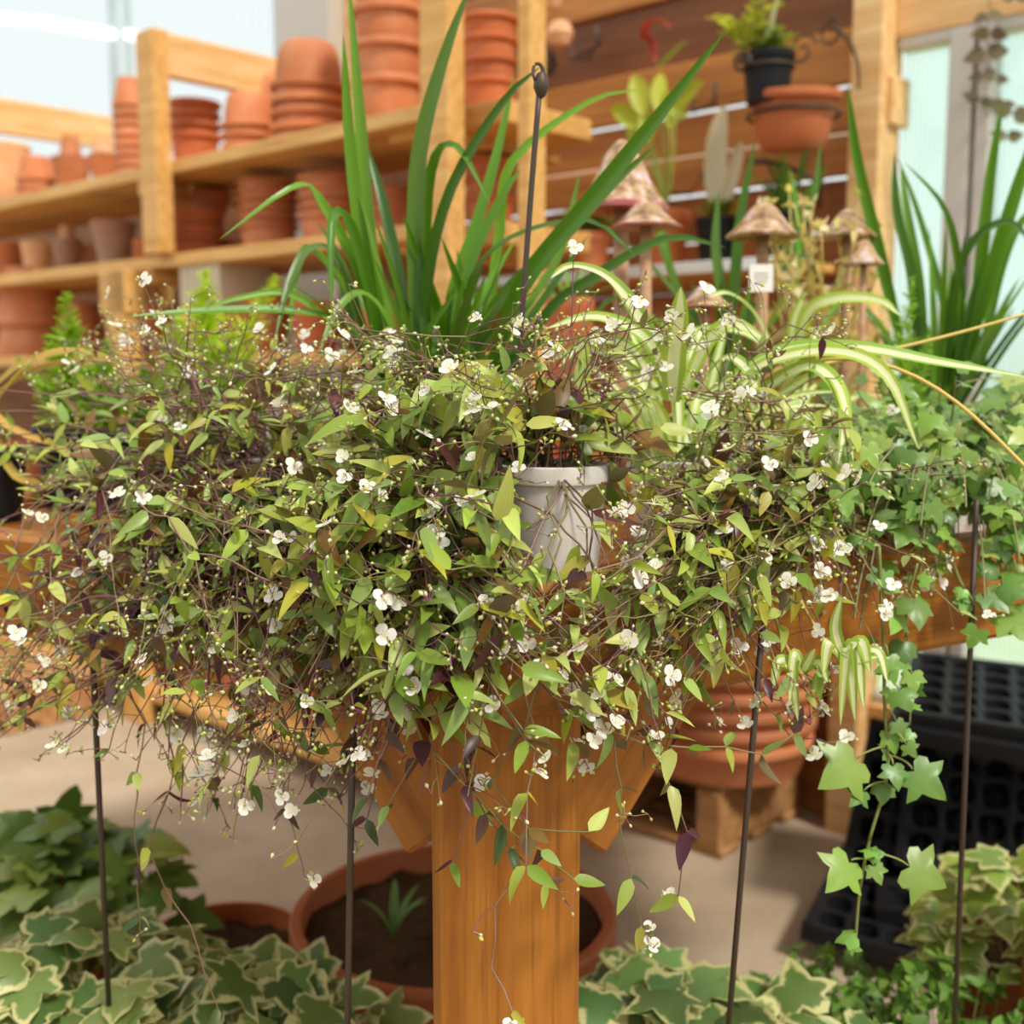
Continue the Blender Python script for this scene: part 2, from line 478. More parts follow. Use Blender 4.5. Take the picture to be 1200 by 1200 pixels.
# ================================================================ setting
mf, nt, out = newmat('pale_concrete')
f1 = noise(nt, 2.2, 5); f2 = noise(nt, 60, 3)
c = ramp(nt, f1, [(0.35, s2l((158, 138, 114))), (0.65, s2l((186, 168, 144)))])
c = mixcol(nt, c, rgba(s2l((150, 126, 100))), ramp(nt, f2, [(0.55, (0, 0, 0)), (0.8, (0.5, 0.5, 0.5))]))
principled(nt, out, c, 0.85, 0.2, bump=f2, bumpd=0.002)
mb = MB(); box(mb, (14, 7.4, 0.1), tuple(WN * (2.46 - 3.7) + np.array([0, 0, -0.05])), rot=np.stack([WD, WN, [0, 0, 1]])); o = mb.build('floor', mf, smooth=False); tag(o, kind='structure')

mg, nt, out = newmat('meadow_green')
c = ramp(nt, noise(nt, 1.5, 4), [(0.35, s2l((200, 200, 96))), (0.7, s2l((246, 240, 176)))])
principled(nt, out, c, 0.9, 0.1)
mb = MB()
q0 = WN * 2.75
box(mb, (30, 16, 0.1), tuple(q0 + WN * 8.0 + np.array([0, 0, -0.06])), rot=np.stack([WD, WN, [0, 0, 1]]))
tag(mb.build('ground', mg, smooth=False), kind='structure')

CW = 2.42                                            # the long back wall
def wpt(px, py=200, c=CW):
    p = on_wall(px, py, c); return np.array([p[0], p[1], 0.0])
def wbeam(name, a, b, z0, z1, thick, mat, kind=None, off=0.0, parent=None):
    mb = MB(); L = np.linalg.norm(b - a)
    box(mb, (L, thick, z1 - z0), bev=0.003)
    o = mb.build(name, mat, smooth=False)
    mid = (a + b) / 2 + WN * off; mid[2] = (z0 + z1) / 2
    o.rotation_euler = (0, 0, -TH)
    if parent is not None:
        o.parent = parent; mid = mid - np.array(parent.location)
    o.location = Vector(mid)
    if kind: o['kind'] = kind
    return o
# plank wall: lapped boards in one mesh, each with its own tone
pa, pb = wpt(516), wpt(1012)
L = np.linalg.norm(pb - pa); mb = MB(); z = 0.0; k = 0
zs = [0.0, 0.14, 0.28, 0.42, 0.56, 0.70, 0.84, 0.98, 1.11, 1.235, 1.36, 1.475, 1.57, 1.67, 1.79, 1.945, 2.08, 2.25, 2.42]
tones = [(1.0, 0.92, 0.82), (0.72, 0.60, 0.52), (1.05, 1.0, 0.92), (0.85, 0.75, 0.66)]
tn = {9: (0.66, 0.5, 0.42), 10: (0.56, 0.42, 0.34), 11: (0.98, 0.88, 0.75), 12: (1.05, 0.95, 0.8), 13: (1.08, 1.0, 0.82), 14: (0.42, 0.31, 0.26), 15: (1.08, 1.0, 0.85), 16: (0.5, 0.4, 0.34)}
for i in range(len(zs) - 1):
    t_ = tn.get(i, tones[i % len(tones)])
    gap = 0.007 if 9 <= i <= 12 else 0.001
    box(mb, (L, 0.024, zs[i + 1] - zs[i] - gap), (0, -0.012 if i % 2 else 0.0, (zs[i] + zs[i + 1] - gap) / 2), col=t_, bev=0.004)
o = mb.build('wall_back', M['plank'], smooth=False); o.rotation_euler = (0, 0, -TH); o.location = Vector((pa + pb) / 2 + WN * 0.03); tag(o, kind='structure')
# timber posts and head beam framing the plank wall and the windows
wbeam('trim_1', wpt(1010), wpt(1046), 0.0, 2.42, 0.10, M['rail'], 'structure', -0.02)
wbeam('trim_2', wpt(1046), wpt(1330), 1.74, 1.90, 0.06, M['rail'], 'structure', 0.02)
wbeam('trim_3', wpt(1046), wpt(1054), 1.56, 1.66, 0.08, M['rail'], 'structure', 0.0)
wbeam('trim_4', wpt(334), wpt(396), 0.0, 2.6, 0.09, M['alu'], 'structure', 0.02)
wbeam('trim_5', wpt(396), wpt(516), 0.0, 2.6, 0.03, M['rail'], 'structure', 0.05)
# glazing
def window(name, pxa, pxb, z0, z1, muls, frame_mat, pane_mat):
    a, b = wpt(pxa), wpt(pxb)
    fo = MB(); L = np.linalg.norm(b - a)
    for zz in (z0, z1): box(fo, (L, 0.05, 0.05), (0, 0, zz))
    for px, wd in muls:
        s_ = (wpt(px) - (a + b) / 2) @ WD
        box(fo, (wd, 0.06, z1 - z0), (s_, 0, (z0 + z1) / 2))
    o = fo.build(name, frame_mat, smooth=False); o.rotation_euler = (0, 0, -TH); o.location = Vector((a + b) / 2 + WN * 0.02); tag(o, kind='structure')
    pm = MB(); box(pm, (L, 0.006, z1 - z0), (0, 0.012, (z0 + z1) / 2)); q = pm.build('pane', pane_mat, smooth=False); q.parent = o
    return o
M['pane1'] = mat_pane('pale_glazing', (0.86, 0.89, 0.935), (0.95, 0.98, 1.0), 0.15, 6)
M['pane2'] = mat_pane('clear_blue_glazing', (0.80, 0.93, 0.99), (0.82, 0.94, 0.98), 0.45, 30)
window('window_1', -420, 334, 1.66, 2.9, [(-420, 0.06), (-160, 0.07), (141, 0.075), (332, 0.05)], M['alub'], M['pane1'])
window('window_2', 1047, 1420, 0.30, 1.74, [(1122, 0.05), (1150, 0.03), (1418, 0.06)], M['alu'], M['pane2'])
wbeam('wall_knee', wpt(1047), wpt(1420), 0.0, 0.30, 0.08, M['pine'], 'structure', 0.02)
wbeam('wall_left', wpt(-420), wpt(516), 0.0, 1.64, 0.06, M['kneewall'], 'structure', 0.02)
wb0 = MB(); box(wb0, (7.0, 0.1, 0.9), (0, -2.2, 0.45)); tag(wb0.build('unseen_wall_front', M['kneewall'], smooth=False), kind='structure')  # unseen low walls behind and beside the camera, added to cut ambient light
wb0 = MB(); box(wb0, (0.1, 4.6, 0.9), (3.0, 0.1, 0.45)); tag(wb0.build('unseen_wall_right', M['kneewall'], smooth=False), kind='structure')
wb0 = MB(); box(wb0, (0.1, 5.6, 0.9), (-3.4, 0.4, 0.45)); tag(wb0.build('unseen_wall_side', M['kneewall'], smooth=False), kind='structure')
streak_mat, nt, out = newmat('glowing_streak')  # emissive colour for the reflected streaks at the left window
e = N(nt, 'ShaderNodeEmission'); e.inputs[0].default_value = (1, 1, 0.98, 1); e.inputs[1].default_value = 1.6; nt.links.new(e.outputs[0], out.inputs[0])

# ================================================================ hexagonal display table
ZT = 0.884; ZB = 0.776; ZS = 0.862; HR = 0.78
HC = np.array([-0.006, 0.86 + HR, 0])
def hexv(k, r=HR): 
    a = math.radians(-90 + 60 * k); return HC + r * np.array([math.cos(a), math.sin(a), 0])
def edgeY(px, py, off):
    d = ray(px, py); k = d[0]; return (0.86 + off) / (1 - 0.577 * abs(k))
table = empty('display_table', (HC[0], HC[1], 0), 'hexagonal orange-stained wooden display table carrying all the potted plants', 'table')
for k in range(6):
    a, b = hexv(k), hexv(k + 1)
    m_ = unit((a + b) / 2 - HC); tdir = unit(b - a)
    a2 = a - m_ * 0.019; b2 = b - m_ * 0.019
    za = (ZT + ZB) / 2
    beam('edge_board', a2 + np.array([0, 0, za]) + tdir * -0.008, b2 + np.array([0, 0, za]) + tdir * -0.008, 0.038, ZT - ZB, M['bench'], table, bev=0.006)
mb = MB()
for i in range(18):
    y = -0.64 + i * 0.0753; hw = (0.74 - abs(y)) * 1.732
    hw = min(hw, 0.638)
    if hw > 0.05: box(mb, (2 * hw, 0.068, 0.022), (HC[0], HC[1] + y, ZS - 0.011), bev=0.003)
mb.build('slatted_top', M['bench'], table, smooth=False)
PXC = -0.005; PY0 = 0.905; PW = 0.122
def leg(x, y, wd=PW):
    return beam('leg', (x, y, 0.0), (x, y, ZS - 0.024), wd, wd, M['bench'], table, up=(0, 1, 0), bev=0.006)
leg(PXC, PY0 + PW / 2); leg(-0.650, 1.258, 0.075); leg(0.642, 1.258, 0.075); leg(PXC, 2.22)
for s_ in (-1, 1):
    dirv = np.array([s_ * math.cos(math.radians(30)), math.sin(math.radians(30)), 0])
    st = np.array([PXC + s_ * (PW / 2 - 0.012), PY0 + 0.06, 0.652]); en = st + dirv * 0.15 + np.array([0, 0, 0.19])
    beam('brace', st, en, 0.038, 0.088, M['bench'], table, up=(0, 0, 1), bev=0.004)
for px, py, s_ in ((692, 815, 1), (707, 795, 1), (560, 800, -1)):
    p = P(px, py, edgeY(px, py, -0.004)); mb = MB()
    d = np.array([s_ * 0.5, -0.866, 0])
    tube(mb, [p + d * 0.0015, p - d * 0.02], 0.0045, 0.0045, (1, 1, 1), 8)
    mb.build('bolt', M['iron'], table)

# ================================================================ shelving with the clay pots
CF, CB = 1.76, 2.18
UPV = np.array([0, 0, 1.0])
def spt(px, c, py=250):
    p = on_wall(px, py, c); return np.array([p[0], p[1], 0.0])
sh_a, sh_b = spt(-330, CF), spt(520, CF)
shelf_root = empty('pot_shelving', tuple(sh_b), 'long pale wooden shelving along the window, stocked with clay pots', 'shelving')
ZU, ZM, ZL = 1.615, 1.365, 1.09
for z, e0, e1 in ((ZU, 0, 0), (ZM, 0.0, 0.0), (ZL, 0, 0.0), (0.62, 0, 0), (0.10, -0.03, 0)):
    mb = MB(); a, b = sh_a.copy(), sh_b.copy(); L = np.linalg.norm(b - a)
    for j in range(3):
        box(mb, (L, 0.135, 0.034), (0, 0.07 + 0.14 * j + e0, z - 0.017), bev=0.003)
    o = mb.build('shelf', M['pine'], smooth=False); o.rotation_euler = (0, 0, -TH)
    o.parent = shelf_root; o.location = Vector((a + b) / 2 - sh_b)
def spost(px, c, z0, z1, wd, th=0.05, mat='pine', name='post', py=250):
    p = spt(px, c, py); t = WD * wd / 2
    return wbeam(name, p - t, p + t, z0, z1, th, M[mat], None, 0, shelf_root)
spost(185, CF - 0.02, ZM, 1.955, 0.085)
spost(139, CF - 0.035, 0.0, ZM - 0.035, 0.105)
spost(139, CF - 0.03, ZM - 0.16, ZM - 0.036, 0.15, 0.06)
spost(519, CF - 0.03, 0.0, 2.3, 0.085)
spost(-240, CF - 0.03, 0.0, 1.955, 0.09)
spost(623, 1.80, 0.0, 2.2, 0.035)
for px in (-240, 185, 519): spost(px, CB + 0.03, 0.0, 1.98, 0.085)
for z in (ZU - 0.034, ZM - 0.034):                      # bearers under the boards
    for px in (168, 500, -200):
        p = spt(px, CF); q = spt(px, CF) + WN * (CB - CF)
        beam('bearer', p + np.array([0, 0, z - 0.022]), q + np.array([0, 0, z - 0.022]), 0.05, 0.042, M['pine'], shelf_root)
for px in (190, -14):
    p_ = spt(px, CF - 0.02); beam('side_rail', p_ + UPV * 1.895, p_ + WN * 0.46 + UPV * 1.895, 0.034, 0.115, M['rail'], shelf_root)

def stack(px, zsh, wpx, n, kind, hr, step, where, mat='terra', inv=False, c=None, depth=0.17, word=None, top=None, py=None):
    """n nested pots whose rim is wpx pixels wide, standing on the shelf at height zsh."""
    pyy = py if py is not None else 432 - (zsh - 1.05) * 400
    c = (CF + depth) if c is None else c
    p = on_wall(px, pyy, c); r = wpx / 2 * p[1] / F * 0.99; h = 2 * r * hr; st = step * 2 * r
    word = word or {'bowl': 'bowl', 'saucer': 'saucer'}.get(kind, 'pot')
    up = ' upturned' if inv else ''
    tone = {'terra': 'terracotta', 'terrad': 'deep-orange clay', 'terrap': 'pale clay', 'terrag': 'grey-stained clay'}[mat]
    grp = f'nested {word}s {where}' if n > 1 else None
    for i in range(n):
        k = n - 1 - i
        z = zsh + i * st + 0.001
        if n == 1: lab = f'{tone}{up} {word} {where}'
        else: lab = f'{tone}{up} {word}, ' + ('topmost' if k == 0 else 'lowest' if k == n - 1 else ORD[k] + ' from top') + f' of nest {where}'
        place_pot(f'terracotta_{word}', (p[0], p[1], z), r * (1 + R(-0.015, 0.015)), h, kind, M[mat], lab, inv, grp, word, 30, (R(-0.02, 0.02), R(-0.02, 0.02), 0), st * .5 if (kind == 'bowl' and n > 1 and step < .16) else None)
    return p, r, zsh + (n - 1) * st + h
def cap(base, px_r, hr, kind, where, mat='terra', inv=True, dx=0.0):
    p, r, z = base
    rr = r * px_r; place_pot('terracotta_pot', (p[0] + dx * r * WD[0], p[1] + dx * r * WD[1], z + 0.001), rr, 2 * rr * hr, kind, M[mat], where, inv, None, 'pot', 28)

# upper shelf
stack(2, ZU, 66, 1, 'tall', 1.15, 0, 'at far end of the upper shelf', 'terrap')
stack(43, ZU, 46, 3, 'pot', 0.62, 0.24, 'beside tall pale pot, upper shelf', 'terra', True, depth=0.13)
b = stack(84, ZU, 45, 1, 'tall', 1.02, 0, 'carrying a small upturned pot, third along the upper shelf', 'terra')
cap(b, 0.58, 0.92, 'pot', 'small clay pot upturned on the third pot of the upper shelf')
b = stack(122, ZU, 36, 1, 'tall', 1.15, 0, 'carrying a little cap pot beside the tall nest, upper shelf', 'terra')
cap(b, 0.72, 0.66, 'pot', 'little pale clay pot upturned on the pot beside the tall nest', 'terrap')
stack(156, ZU, 41, 8, 'pot', 0.82, 0.27, 'left against upper shelf post', 'terra', True, depth=0.10)
stack(207, ZU, 36, 1, 'pot', 0.75, 0, 'high behind the upper shelf post', 'terra', True, depth=0.40)
stack(230, ZU, 60, 4, 'bowl', 0.72, 0.20, 'right of upper shelf post', 'terrad')
stack(293, ZU, 64, 4, 'bowl', 0.62, 0.19, 'between post and big domes', 'terra', True)
stack(330, ZU, 70, 6, 'bowl', 0.60, 0.20, 'behind the big domed bowls', 'terra', True, depth=0.38)
stack(364, ZU, 90, 5, 'bowl', 0.60, 0.17, 'of big domes, upper shelf', 'terra', True, depth=0.15)
stack(458, ZU, 88, 4, 'bowl', 0.66, 0.44, 'of big planters, upper shelf', 'terra')
stack(574, ZU, 68, 4, 'bowl', 0.62, 0.34, 'high between timber posts', 'terrad', c=1.98)
spost(574, 1.98, ZU - 0.05, ZU - 0.002, 0.36, 0.30, 'pine', 'shelf')
spost(574, 1.99, ZM - 0.05, ZM - 0.002, 0.36, 0.30, 'pine', 'shelf')
stack(575, ZM, 62, 3, 'bowl', 0.62, 0.34, 'low between timber posts', 'terrad', c=1.98)
# middle shelf
stack(6, ZM, 44, 1, 'tall', 1.0, 0, 'at the far end of the middle shelf', 'terra')
stack(43, ZM, 36, 1, 'tall', 1.15, 0, 'pale, second on the middle shelf', 'terrap')
b = stack(80, ZM, 36, 1, 'tall', 1.1, 0, 'with a smaller pot upturned on it, middle shelf', 'terrag')
cap(b, 0.6, 0.8, 'pot', 'small pinkish pot upturned on the grey-stained pot, middle shelf', 'terrap')
stack(102, ZM, 24, 1, 'tall', 1.5, 0, 'slim one between the two grey-stained pots', 'terrap', depth=0.26)
stack(134, ZM, 52, 1, 'tall', 1.0, 0, 'wide one above the lower shelf leg', 'terrag', depth=0.12)
stack(174, ZM, 34, 3, 'saucer', 0.25, 0.20, 'at foot of upper post', 'terrad', depth=0.06)
stack(228, ZM, 72, 5, 'saucer', 0.2, 0.14, 'under a standing pot', 'terrad', depth=0.14)
stack(248, ZM + 0.128, 48, 1, 'pot', 0.55, 0, 'standing on the pile of saucers', 'terrad', depth=0.20)
stack(272, ZM, 30, 2, 'saucer', 0.5, 0.4, 'between saucers and tall bowls', 'terrad', depth=0.30)
stack(316, ZM, 72, 6, 'bowl', 0.42, 0.135, 'left of the strappy leaves', 'terra', depth=0.16)
stack(390, ZM, 80, 5, 'bowl', 0.42, 0.135, 'behind strappy leaves, middle shelf', 'terra', depth=0.17)
stack(456, ZM, 62, 5, 'bowl', 0.42, 0.14, 'left of timber post, middle shelf', 'terra', depth=0.2)
# lower shelf
stack(40, ZL, 84, 2, 'pot', 0.8, 0.42, 'at far end, lower shelf', 'terra', True)
stack(97, ZL, 56, 1, 'pot', 1.1, 0, 'left of the capped lower leg', 'terra', True)
stack(198, ZL, 56, 2, 'pot', 0.8, 0.2, 'right of capped lower leg', 'terrad')
stack(310, ZL, 70, 2, 'pot', 0.75, 0.2, 'behind strappy leaves, lower shelf', 'terra')
stack(372, ZL, 66, 1, 'pot', 0.9, 0, 'behind the arching grass on the lower shelf', 'terrad')
stack(450, ZL, 70, 2, 'pot', 0.8, 0.2, 'beside timber post, lower shelf', 'terra')
p = on_wall(264, 330, CF + 0.10)
mb = MB()
for i in range(7): box(mb, (0.025, 0.17, 0.125), (-0.084 + 0.028 * i, 0, 0.0645))
box(mb, (0.19, 0.15, 0.118), (0, 0, 0.0645)); o = mb.build('pale_crate', mat_plain('bleached_wood', s2l((206, 190, 164)), 0.8), smooth=False)
o.location = (p[0], p[1], ZL + 0.13); o.rotation_euler = (0, 0, -TH); tag(o, 'small pale ribbed crate on the lower shelf under the saucers', 'crate')
mb = MB(); box(mb, (0.20, 0.17, 0.128), (0, 0, 0.065)); o2 = mb.build('shelf_riser', M['pine'], smooth=False); o2.location = (p[0], p[1], ZL); o2.rotation_euler = (0, 0, -TH); tag(o2, 'wooden riser block under the pale crate on lower shelf', 'block')
# bottom shelf
stack(96, 0.10, 74, 1, 'pot', 0.9, 0, 'bright orange at the far end of the bottom shelf', 'terra', depth=0.12, py=790)
stack(200, 0.10, 70, 1, 'bowl', 0.7, 0, 'second from the far end of the bottom shelf', 'terrad', depth=0.15, py=810)
stack(296, 0.10, 84, 2, 'pot', 0.8, 0.2, 'third along bottom shelf', 'terra', depth=0.14, py=830)
stack(392, 0.10, 110, 1, 'pot', 0.85, 0, 'largest, standing at the near end of the bottom shelf', 'terra', depth=0.17, py=850)
stack(30, 0.62, 70, 1, 'pot', 0.8, 0, 'alone on the shelf behind the flowers', 'terra', depth=0.12, py=600)

def pallet(name, ctr, rz, lx, ly, h, label):
    o = empty(name, (ctr[0], ctr[1], 0), label, 'pallet'); o.rotation_euler = (0, 0, rz)
    nb = max(4, int(ly / 0.10))
    def pc(nm, size, at):
        mb = MB(); box(mb, size, bev=0.003); q = mb.build(nm, M['pallet'], smooth=False); q.parent = o; q.location = at
    for i in range(nb): pc('deck_board', (lx, ly / nb * 0.8, 0.018), (0, -ly / 2 + ly / nb * (i + 0.5), h - 0.009))
    for i in range(3): pc('runner', (0.06, ly * 0.98, h - 0.04), (-lx / 2 + 0.035 + i * (lx - 0.07) / 2, 0, (h - 0.04) / 2 + 0.02))
    for i in range(3): pc('bottom_board', (lx, 0.08, 0.018), (0, -ly / 2 + 0.045 + i * (ly - 0.09) / 2, 0.011))
    return o
pallet('wooden_pallet', (-1.62, 3.55), -TH, 0.7, 0.3, 0.14, 'low wooden pallet on the floor before the far shelving foot')

# ================================================================ things on the floor and the wall behind
def circ(px, Y): return ray(px, 700)[0] * Y
# two wide clay pots of soil under the table
def soil_pot(name, x, y, z, r, h, label, mat, soil_drop=0.035, sprout=False):
    o = empty(name, (x, y, z), label, 'pot')
    me = pot_mesh(r, h, 'pot', False, 48).copy(); me.materials.clear(); me.materials.append(M[mat])
    b = bpy.data.objects.new('pot_body', me); COL.objects.link(b); b.parent = o
    mb = MB(); n = 40; V = [(x, y, z + h - soil_drop + 0.01)]; Fc = []
    for ring in range(1, 7):
        for k in range(n):
            a = 2 * PI * k / n; rr = r * 0.9 * ring / 6
            V.append((x + rr * math.cos(a), y + rr * math.sin(a), z + h - soil_drop + R(-0.008, 0.01)))
    for k in range(n): Fc.append((0, 1 + k, 1 + (k + 1) % n))
    for ring in range(5):
        for k in range(n):
            a0 = 1 + ring * n; k2 = (k + 1) % n
            Fc.append((a0 + k, a0 + n + k, a0 + n + k2, a0 + k2))
    mb.add(V, Fc, (1, 1, 1)); mb.build('soil', M['soil'], o)
    if sprout:
        mb = MB()
        for k in range(7):
            a = R(0, 6.28); p0 = np.array([x + sprout[0], y + sprout[1], z + h - soil_drop + 0.005])
            ribbon(mb, bez([p0, p0 + [0.02 * math.cos(a), 0.02 * math.sin(a), 0.05], p0 + [0.05 * math.cos(a), 0.05 * math.sin(a), 0.05 + R(0, .03)]], 6), 0.012, jit((0.16, 0.30, 0.06)), shape='lance')
        mb.build('sprout', M['soft'], o)
    return o
soil_pot('planting_pot', circ(529, 1.58), 1.59, 0, 0.236, 0.272, 'wide terracotta pot of dark soil with a tiny sprout, behind the table leg', 'terrad', sprout=(-0.085, -0.03))
soil_pot('planting_pot', circ(252, 1.68), 1.66, 0, 0.125, 0.19, 'smaller terracotta pot of bare soil left of the wide pot', 'terrad')

# ribbed bowls stacked on a pallet by the plank wall
pc_ = P(868, 940, 2.36)
pallet('wooden_pallet', (0.346, 2.696), -TH, 0.60, 0.36, 0.165, 'wooden pallet on the floor under the stacked terracotta bowls')
for i in range(6):
    r = 0.183 + 0.006 * i
    place_pot('terracotta_bowl', (0.49, 2.512, 0.166 + i * 0.042), r, 0.085, 'saucer' if i < 5 else 'saucer', M['terrap'] if i == 5 else M['terra'],
              ('topmost pale-rimmed' if i == 5 else 'lowest' if i == 0 else ORD[5 - i] + ' from the top') + ' wide terracotta bowl in the stack on the pallet', False, 'wide bowls stacked on the pallet', 'bowl', 48)

# black nursery trays heaped at the right
def tray(name, loc, rot, label, cols=7, rows=5, cell=0.058, dep=0.055):
    o = empty(name, loc, label, 'tray', 'black nursery trays heaped by the plank wall'); o.rotation_euler = rot
    mb = MB(); W, H = cols * cell, rows * cell
    for sx in (-1, 1): box(mb, (0.014, H + 0.03, 0.006), (sx * (W / 2 + 0.006), 0, 0)); box(mb, (0.003, H + 0.03, 0.03), (sx * (W / 2 + 0.013), 0, -0.015))
    for sy in (-1, 1): box(mb, (W + 0.03, 0.014, 0.006), (0, sy * (H / 2 + 0.006), 0)); box(mb, (W + 0.03, 0.003, 0.03), (0, sy * (H / 2 + 0.013), -0.015))
    q = mb.build('rim', M['black'], smooth=False); q.parent = o
    mb = MB()
    for i in range(cols):
        for j in range(rows):
            c = ((i - cols / 2 + 0.5) * cell, (j - rows / 2 + 0.5) * cell); h0, h1 = cell * 0.5, cell * 0.27
            V = [(c[0] + a * h0, c[1] + b * h0, 0) for a, b in ((-1, -1), (1, -1), (1, 1), (-1, 1))]
            V += [(c[0] + h0 * 0.94 * math.cos(t), c[1] + h0 * 0.94 * math.sin(t), -0.002) for t in [2 * PI * k / 16 - 3 * PI / 4 for k in range(16)]]
            V += [(c[0] + h1 * math.cos(t), c[1] + h1 * math.sin(t), -dep) for t in [2 * PI * k / 16 - 3 * PI / 4 for k in range(16)]]
            Fc = [(4 + k, 20 + k, 20 + (k + 1) % 16, 4 + (k + 1) % 16) for k in range(16)] + [tuple(range(20, 36))]
            for k in range(4):
                for m in range(4): Fc.append((k, 4 + (k * 4 + m), 4 + (k * 4 + m + 1) % 16))
                Fc.append((k, 4 + (k * 4 + 4) % 16, (k + 1) % 4))
            mb.add(V, Fc, (1, 1, 1))
    q = mb.build('cells', M['black'], smooth=False); q.parent = o
    return o
tb = np.array([0.80, 2.02])
tr = [((0.86, 2.06, 0.215), (0.95, 0.05, -0.50), 'black nursery tray tipped up, nearest the terracotta bowls'),
      ((0.78, 1.97, 0.075), (0.10, 0.06, -0.50), 'lowest black nursery tray lying on the floor below the others'),
      ((0.90, 2.03, 0.125), (0.05, -0.10, -0.32), 'black nursery tray lying second from the floor'),
      ((0.94, 2.01, 0.27), (1.12, 0.05, -0.42), 'black nursery tray tipped up with its round cells facing out, in front'),
      ((0.96, 2.08, 0.285), (1.10, 0.02, -0.45), 'black nursery tray tipped up, second behind the front one'),
      ((0.93, 2.04, 0.425), (0.10, 0.06, -0.42), 'black nursery tray lying across the tipped trays'),
      ((0.95, 2.05, 0.455), (0.12, 0.04, -0.38), 'topmost black nursery tray of the heap')]
for l_, r_, lab in tr: tray('nursery_tray', l_, r_, lab)

# ---- wall-hung things
def scroll(mb, c, r, turns, a0, axis1, axis2, rad=0.004):
    pts = []
    for i in range(30):
        u = i / 29; a = a0 + u * turns * 2 * PI; rr = r * (1 - 0.8 * u)
        pts.append(c + rr * math.cos(a) * axis1 + rr * math.sin(a) * axis2)
    tube(mb, pts, rad, rad, (1, 1, 1), 6)
UP = np.array([0, 0, 1.0])
def fern_leaves(mb, base, n, L, col, spread=1.0, tilt=0.4):
    for k in range(n):
        a = R(0, 2 * PI); d = np.array([math.cos(a) * spread, math.sin(a) * spread, R(tilt, 1.2)]); d = unit(d); ln = L * R(0.6, 1.1)
        pts = bez([base, base + d * ln * 0.6 + UP * 0.1 * ln, base + d * ln + UP * (-0.25 * ln)], 9)
        tube(mb, pts, 0.0012, 0.0005, jit(col), 3)
        tang = np.gradient(pts, axis=0)
        for i in range(2, 9):
            for s_ in (-1, 1):
                sd = unit(np.cross(tang[i], UP)) * s_
                put(mb, LANCES[1], pts[i], unit(sd + unit(tang[i]) * 0.5 + rdir() * 0.2), UP + rdir() * 0.3, ln * 0.26 * (1.15 - i / 10), jit(col, .25), 1.1)
# black pot with a fern on a scroll bracket
pb = P(899, 122, 2.42)
o = empty('fern_pot', tuple(pb), 'black pot of bright fern on a scrolled iron bracket high on the plank wall', 'potted plant')
mb = MB(); lathe(mb, [(x_, z_) for x_, z_ in pot_profile(0.054, 0.098, 'nursery')], 28, at=pb); mb.build('pot', M['black'], o)
mb = MB(); fern_leaves(mb, pb + UP * 0.09, 46, 0.085, (0.30, 0.40, 0.06), 0.8, 0.3); fern_leaves(mb, pb + np.array([-0.05, 0, 0.10]), 16, 0.13, (0.50, 0.55, 0.08), 0.6, 0.7); mb.build('leaves', M['soft'], o)
mb = MB(); pale = P(905, 30, 2.44)
ribbon(mb, bez([pb + UP * .09, pb + UP * .16 + WD * .01, P(915, -10, 2.42)], 7), 0.03, (0.55, 0.58, 0.34)); mb.build('pale_stem', M['soft'], o)
o = empty('scroll_bracket', tuple(pb - UP * 0.01), 'black curled iron wall bracket carrying the fern pot', 'bracket')
mb = MB(); A1, A2 = WD, UP
ringp = [pb + UP * 0.07 + 0.052 * (math.cos(t) * np.array([1, 0, 0]) + math.sin(t) * np.array([0, 1, 0])) for t in np.linspace(0, 2 * PI, 25)]
tube(mb, ringp, 0.003, 0.003, (1, 1, 1), 6)
scroll(mb, pb + UP * 0.075 - WN * 0.056 - WD * 0.028, 0.022, 1.6, -0.4, WD, UP)
scroll(mb, P(940, 60, 2.52), 0.035, 1.3, 0.4, WD, UP, 0.003); scroll(mb, P(975, 40, 2.5), 0.03, 1.2, 1.0, WD, UP, 0.003)
tube(mb, bez([P(975, 30, 2.48), P(1010, 50, 2.48), P(1006, 105, 2.5)], 12), 0.004, 0.003, (1, 1, 1), 6)
w_ = on_wall(900, 110, CW); tube(mb, bez([pb + UP * 0.07 + WN * 0.05, (pb + w_) / 2, np.array([w_[0], w_[1], pb[2] + 0.1])], 6), 0.004, 0.004, (1, 1, 1), 6)
mb.build('scrollwork', M['iron'], o)
# half-round terracotta wall bowl on a ring bracket
wb_ = P(928, 178, 2.45)
o = place_pot('wall_bowl', tuple(wb_), 0.094, 0.118, 'bowl', M['terrad'], 'weathered terracotta bowl held out from the plank wall below the fern', cat='bowl', tilt=(0.10, -0.05, 0))
o = empty('ring_bracket', tuple(wb_ + UP * 0.07), 'dark iron ring bracket holding the weathered terracotta bowl', 'bracket'); mb = MB()
tube(mb, [wb_ + UP * 0.072 + 0.093 * (math.cos(t) * np.array([1, 0, 0]) + math.sin(t) * np.array([0, 1, 0])) for t in np.linspace(0, 2 * PI, 29)], 0.004, 0.004, (1, 1, 1), 6)
w_ = on_wall(960, 230, CW - 0.02)
tube(mb, [wb_ + UP * 0.07 + WN * 0.094, np.array([w_[0], w_[1], wb_[2] + 0.02]), np.array([w_[0], w_[1], wb_[2] - 0.09])], 0.005, 0.005, (1, 1, 1), 6)
tube(mb, bez([P(875, 188, 2.5), P(925, 190, 2.47), P(960, 215, 2.5)], 10), 0.005, 0.005, (1, 1, 1), 6)
mb.build('ring', M['iron'], o)
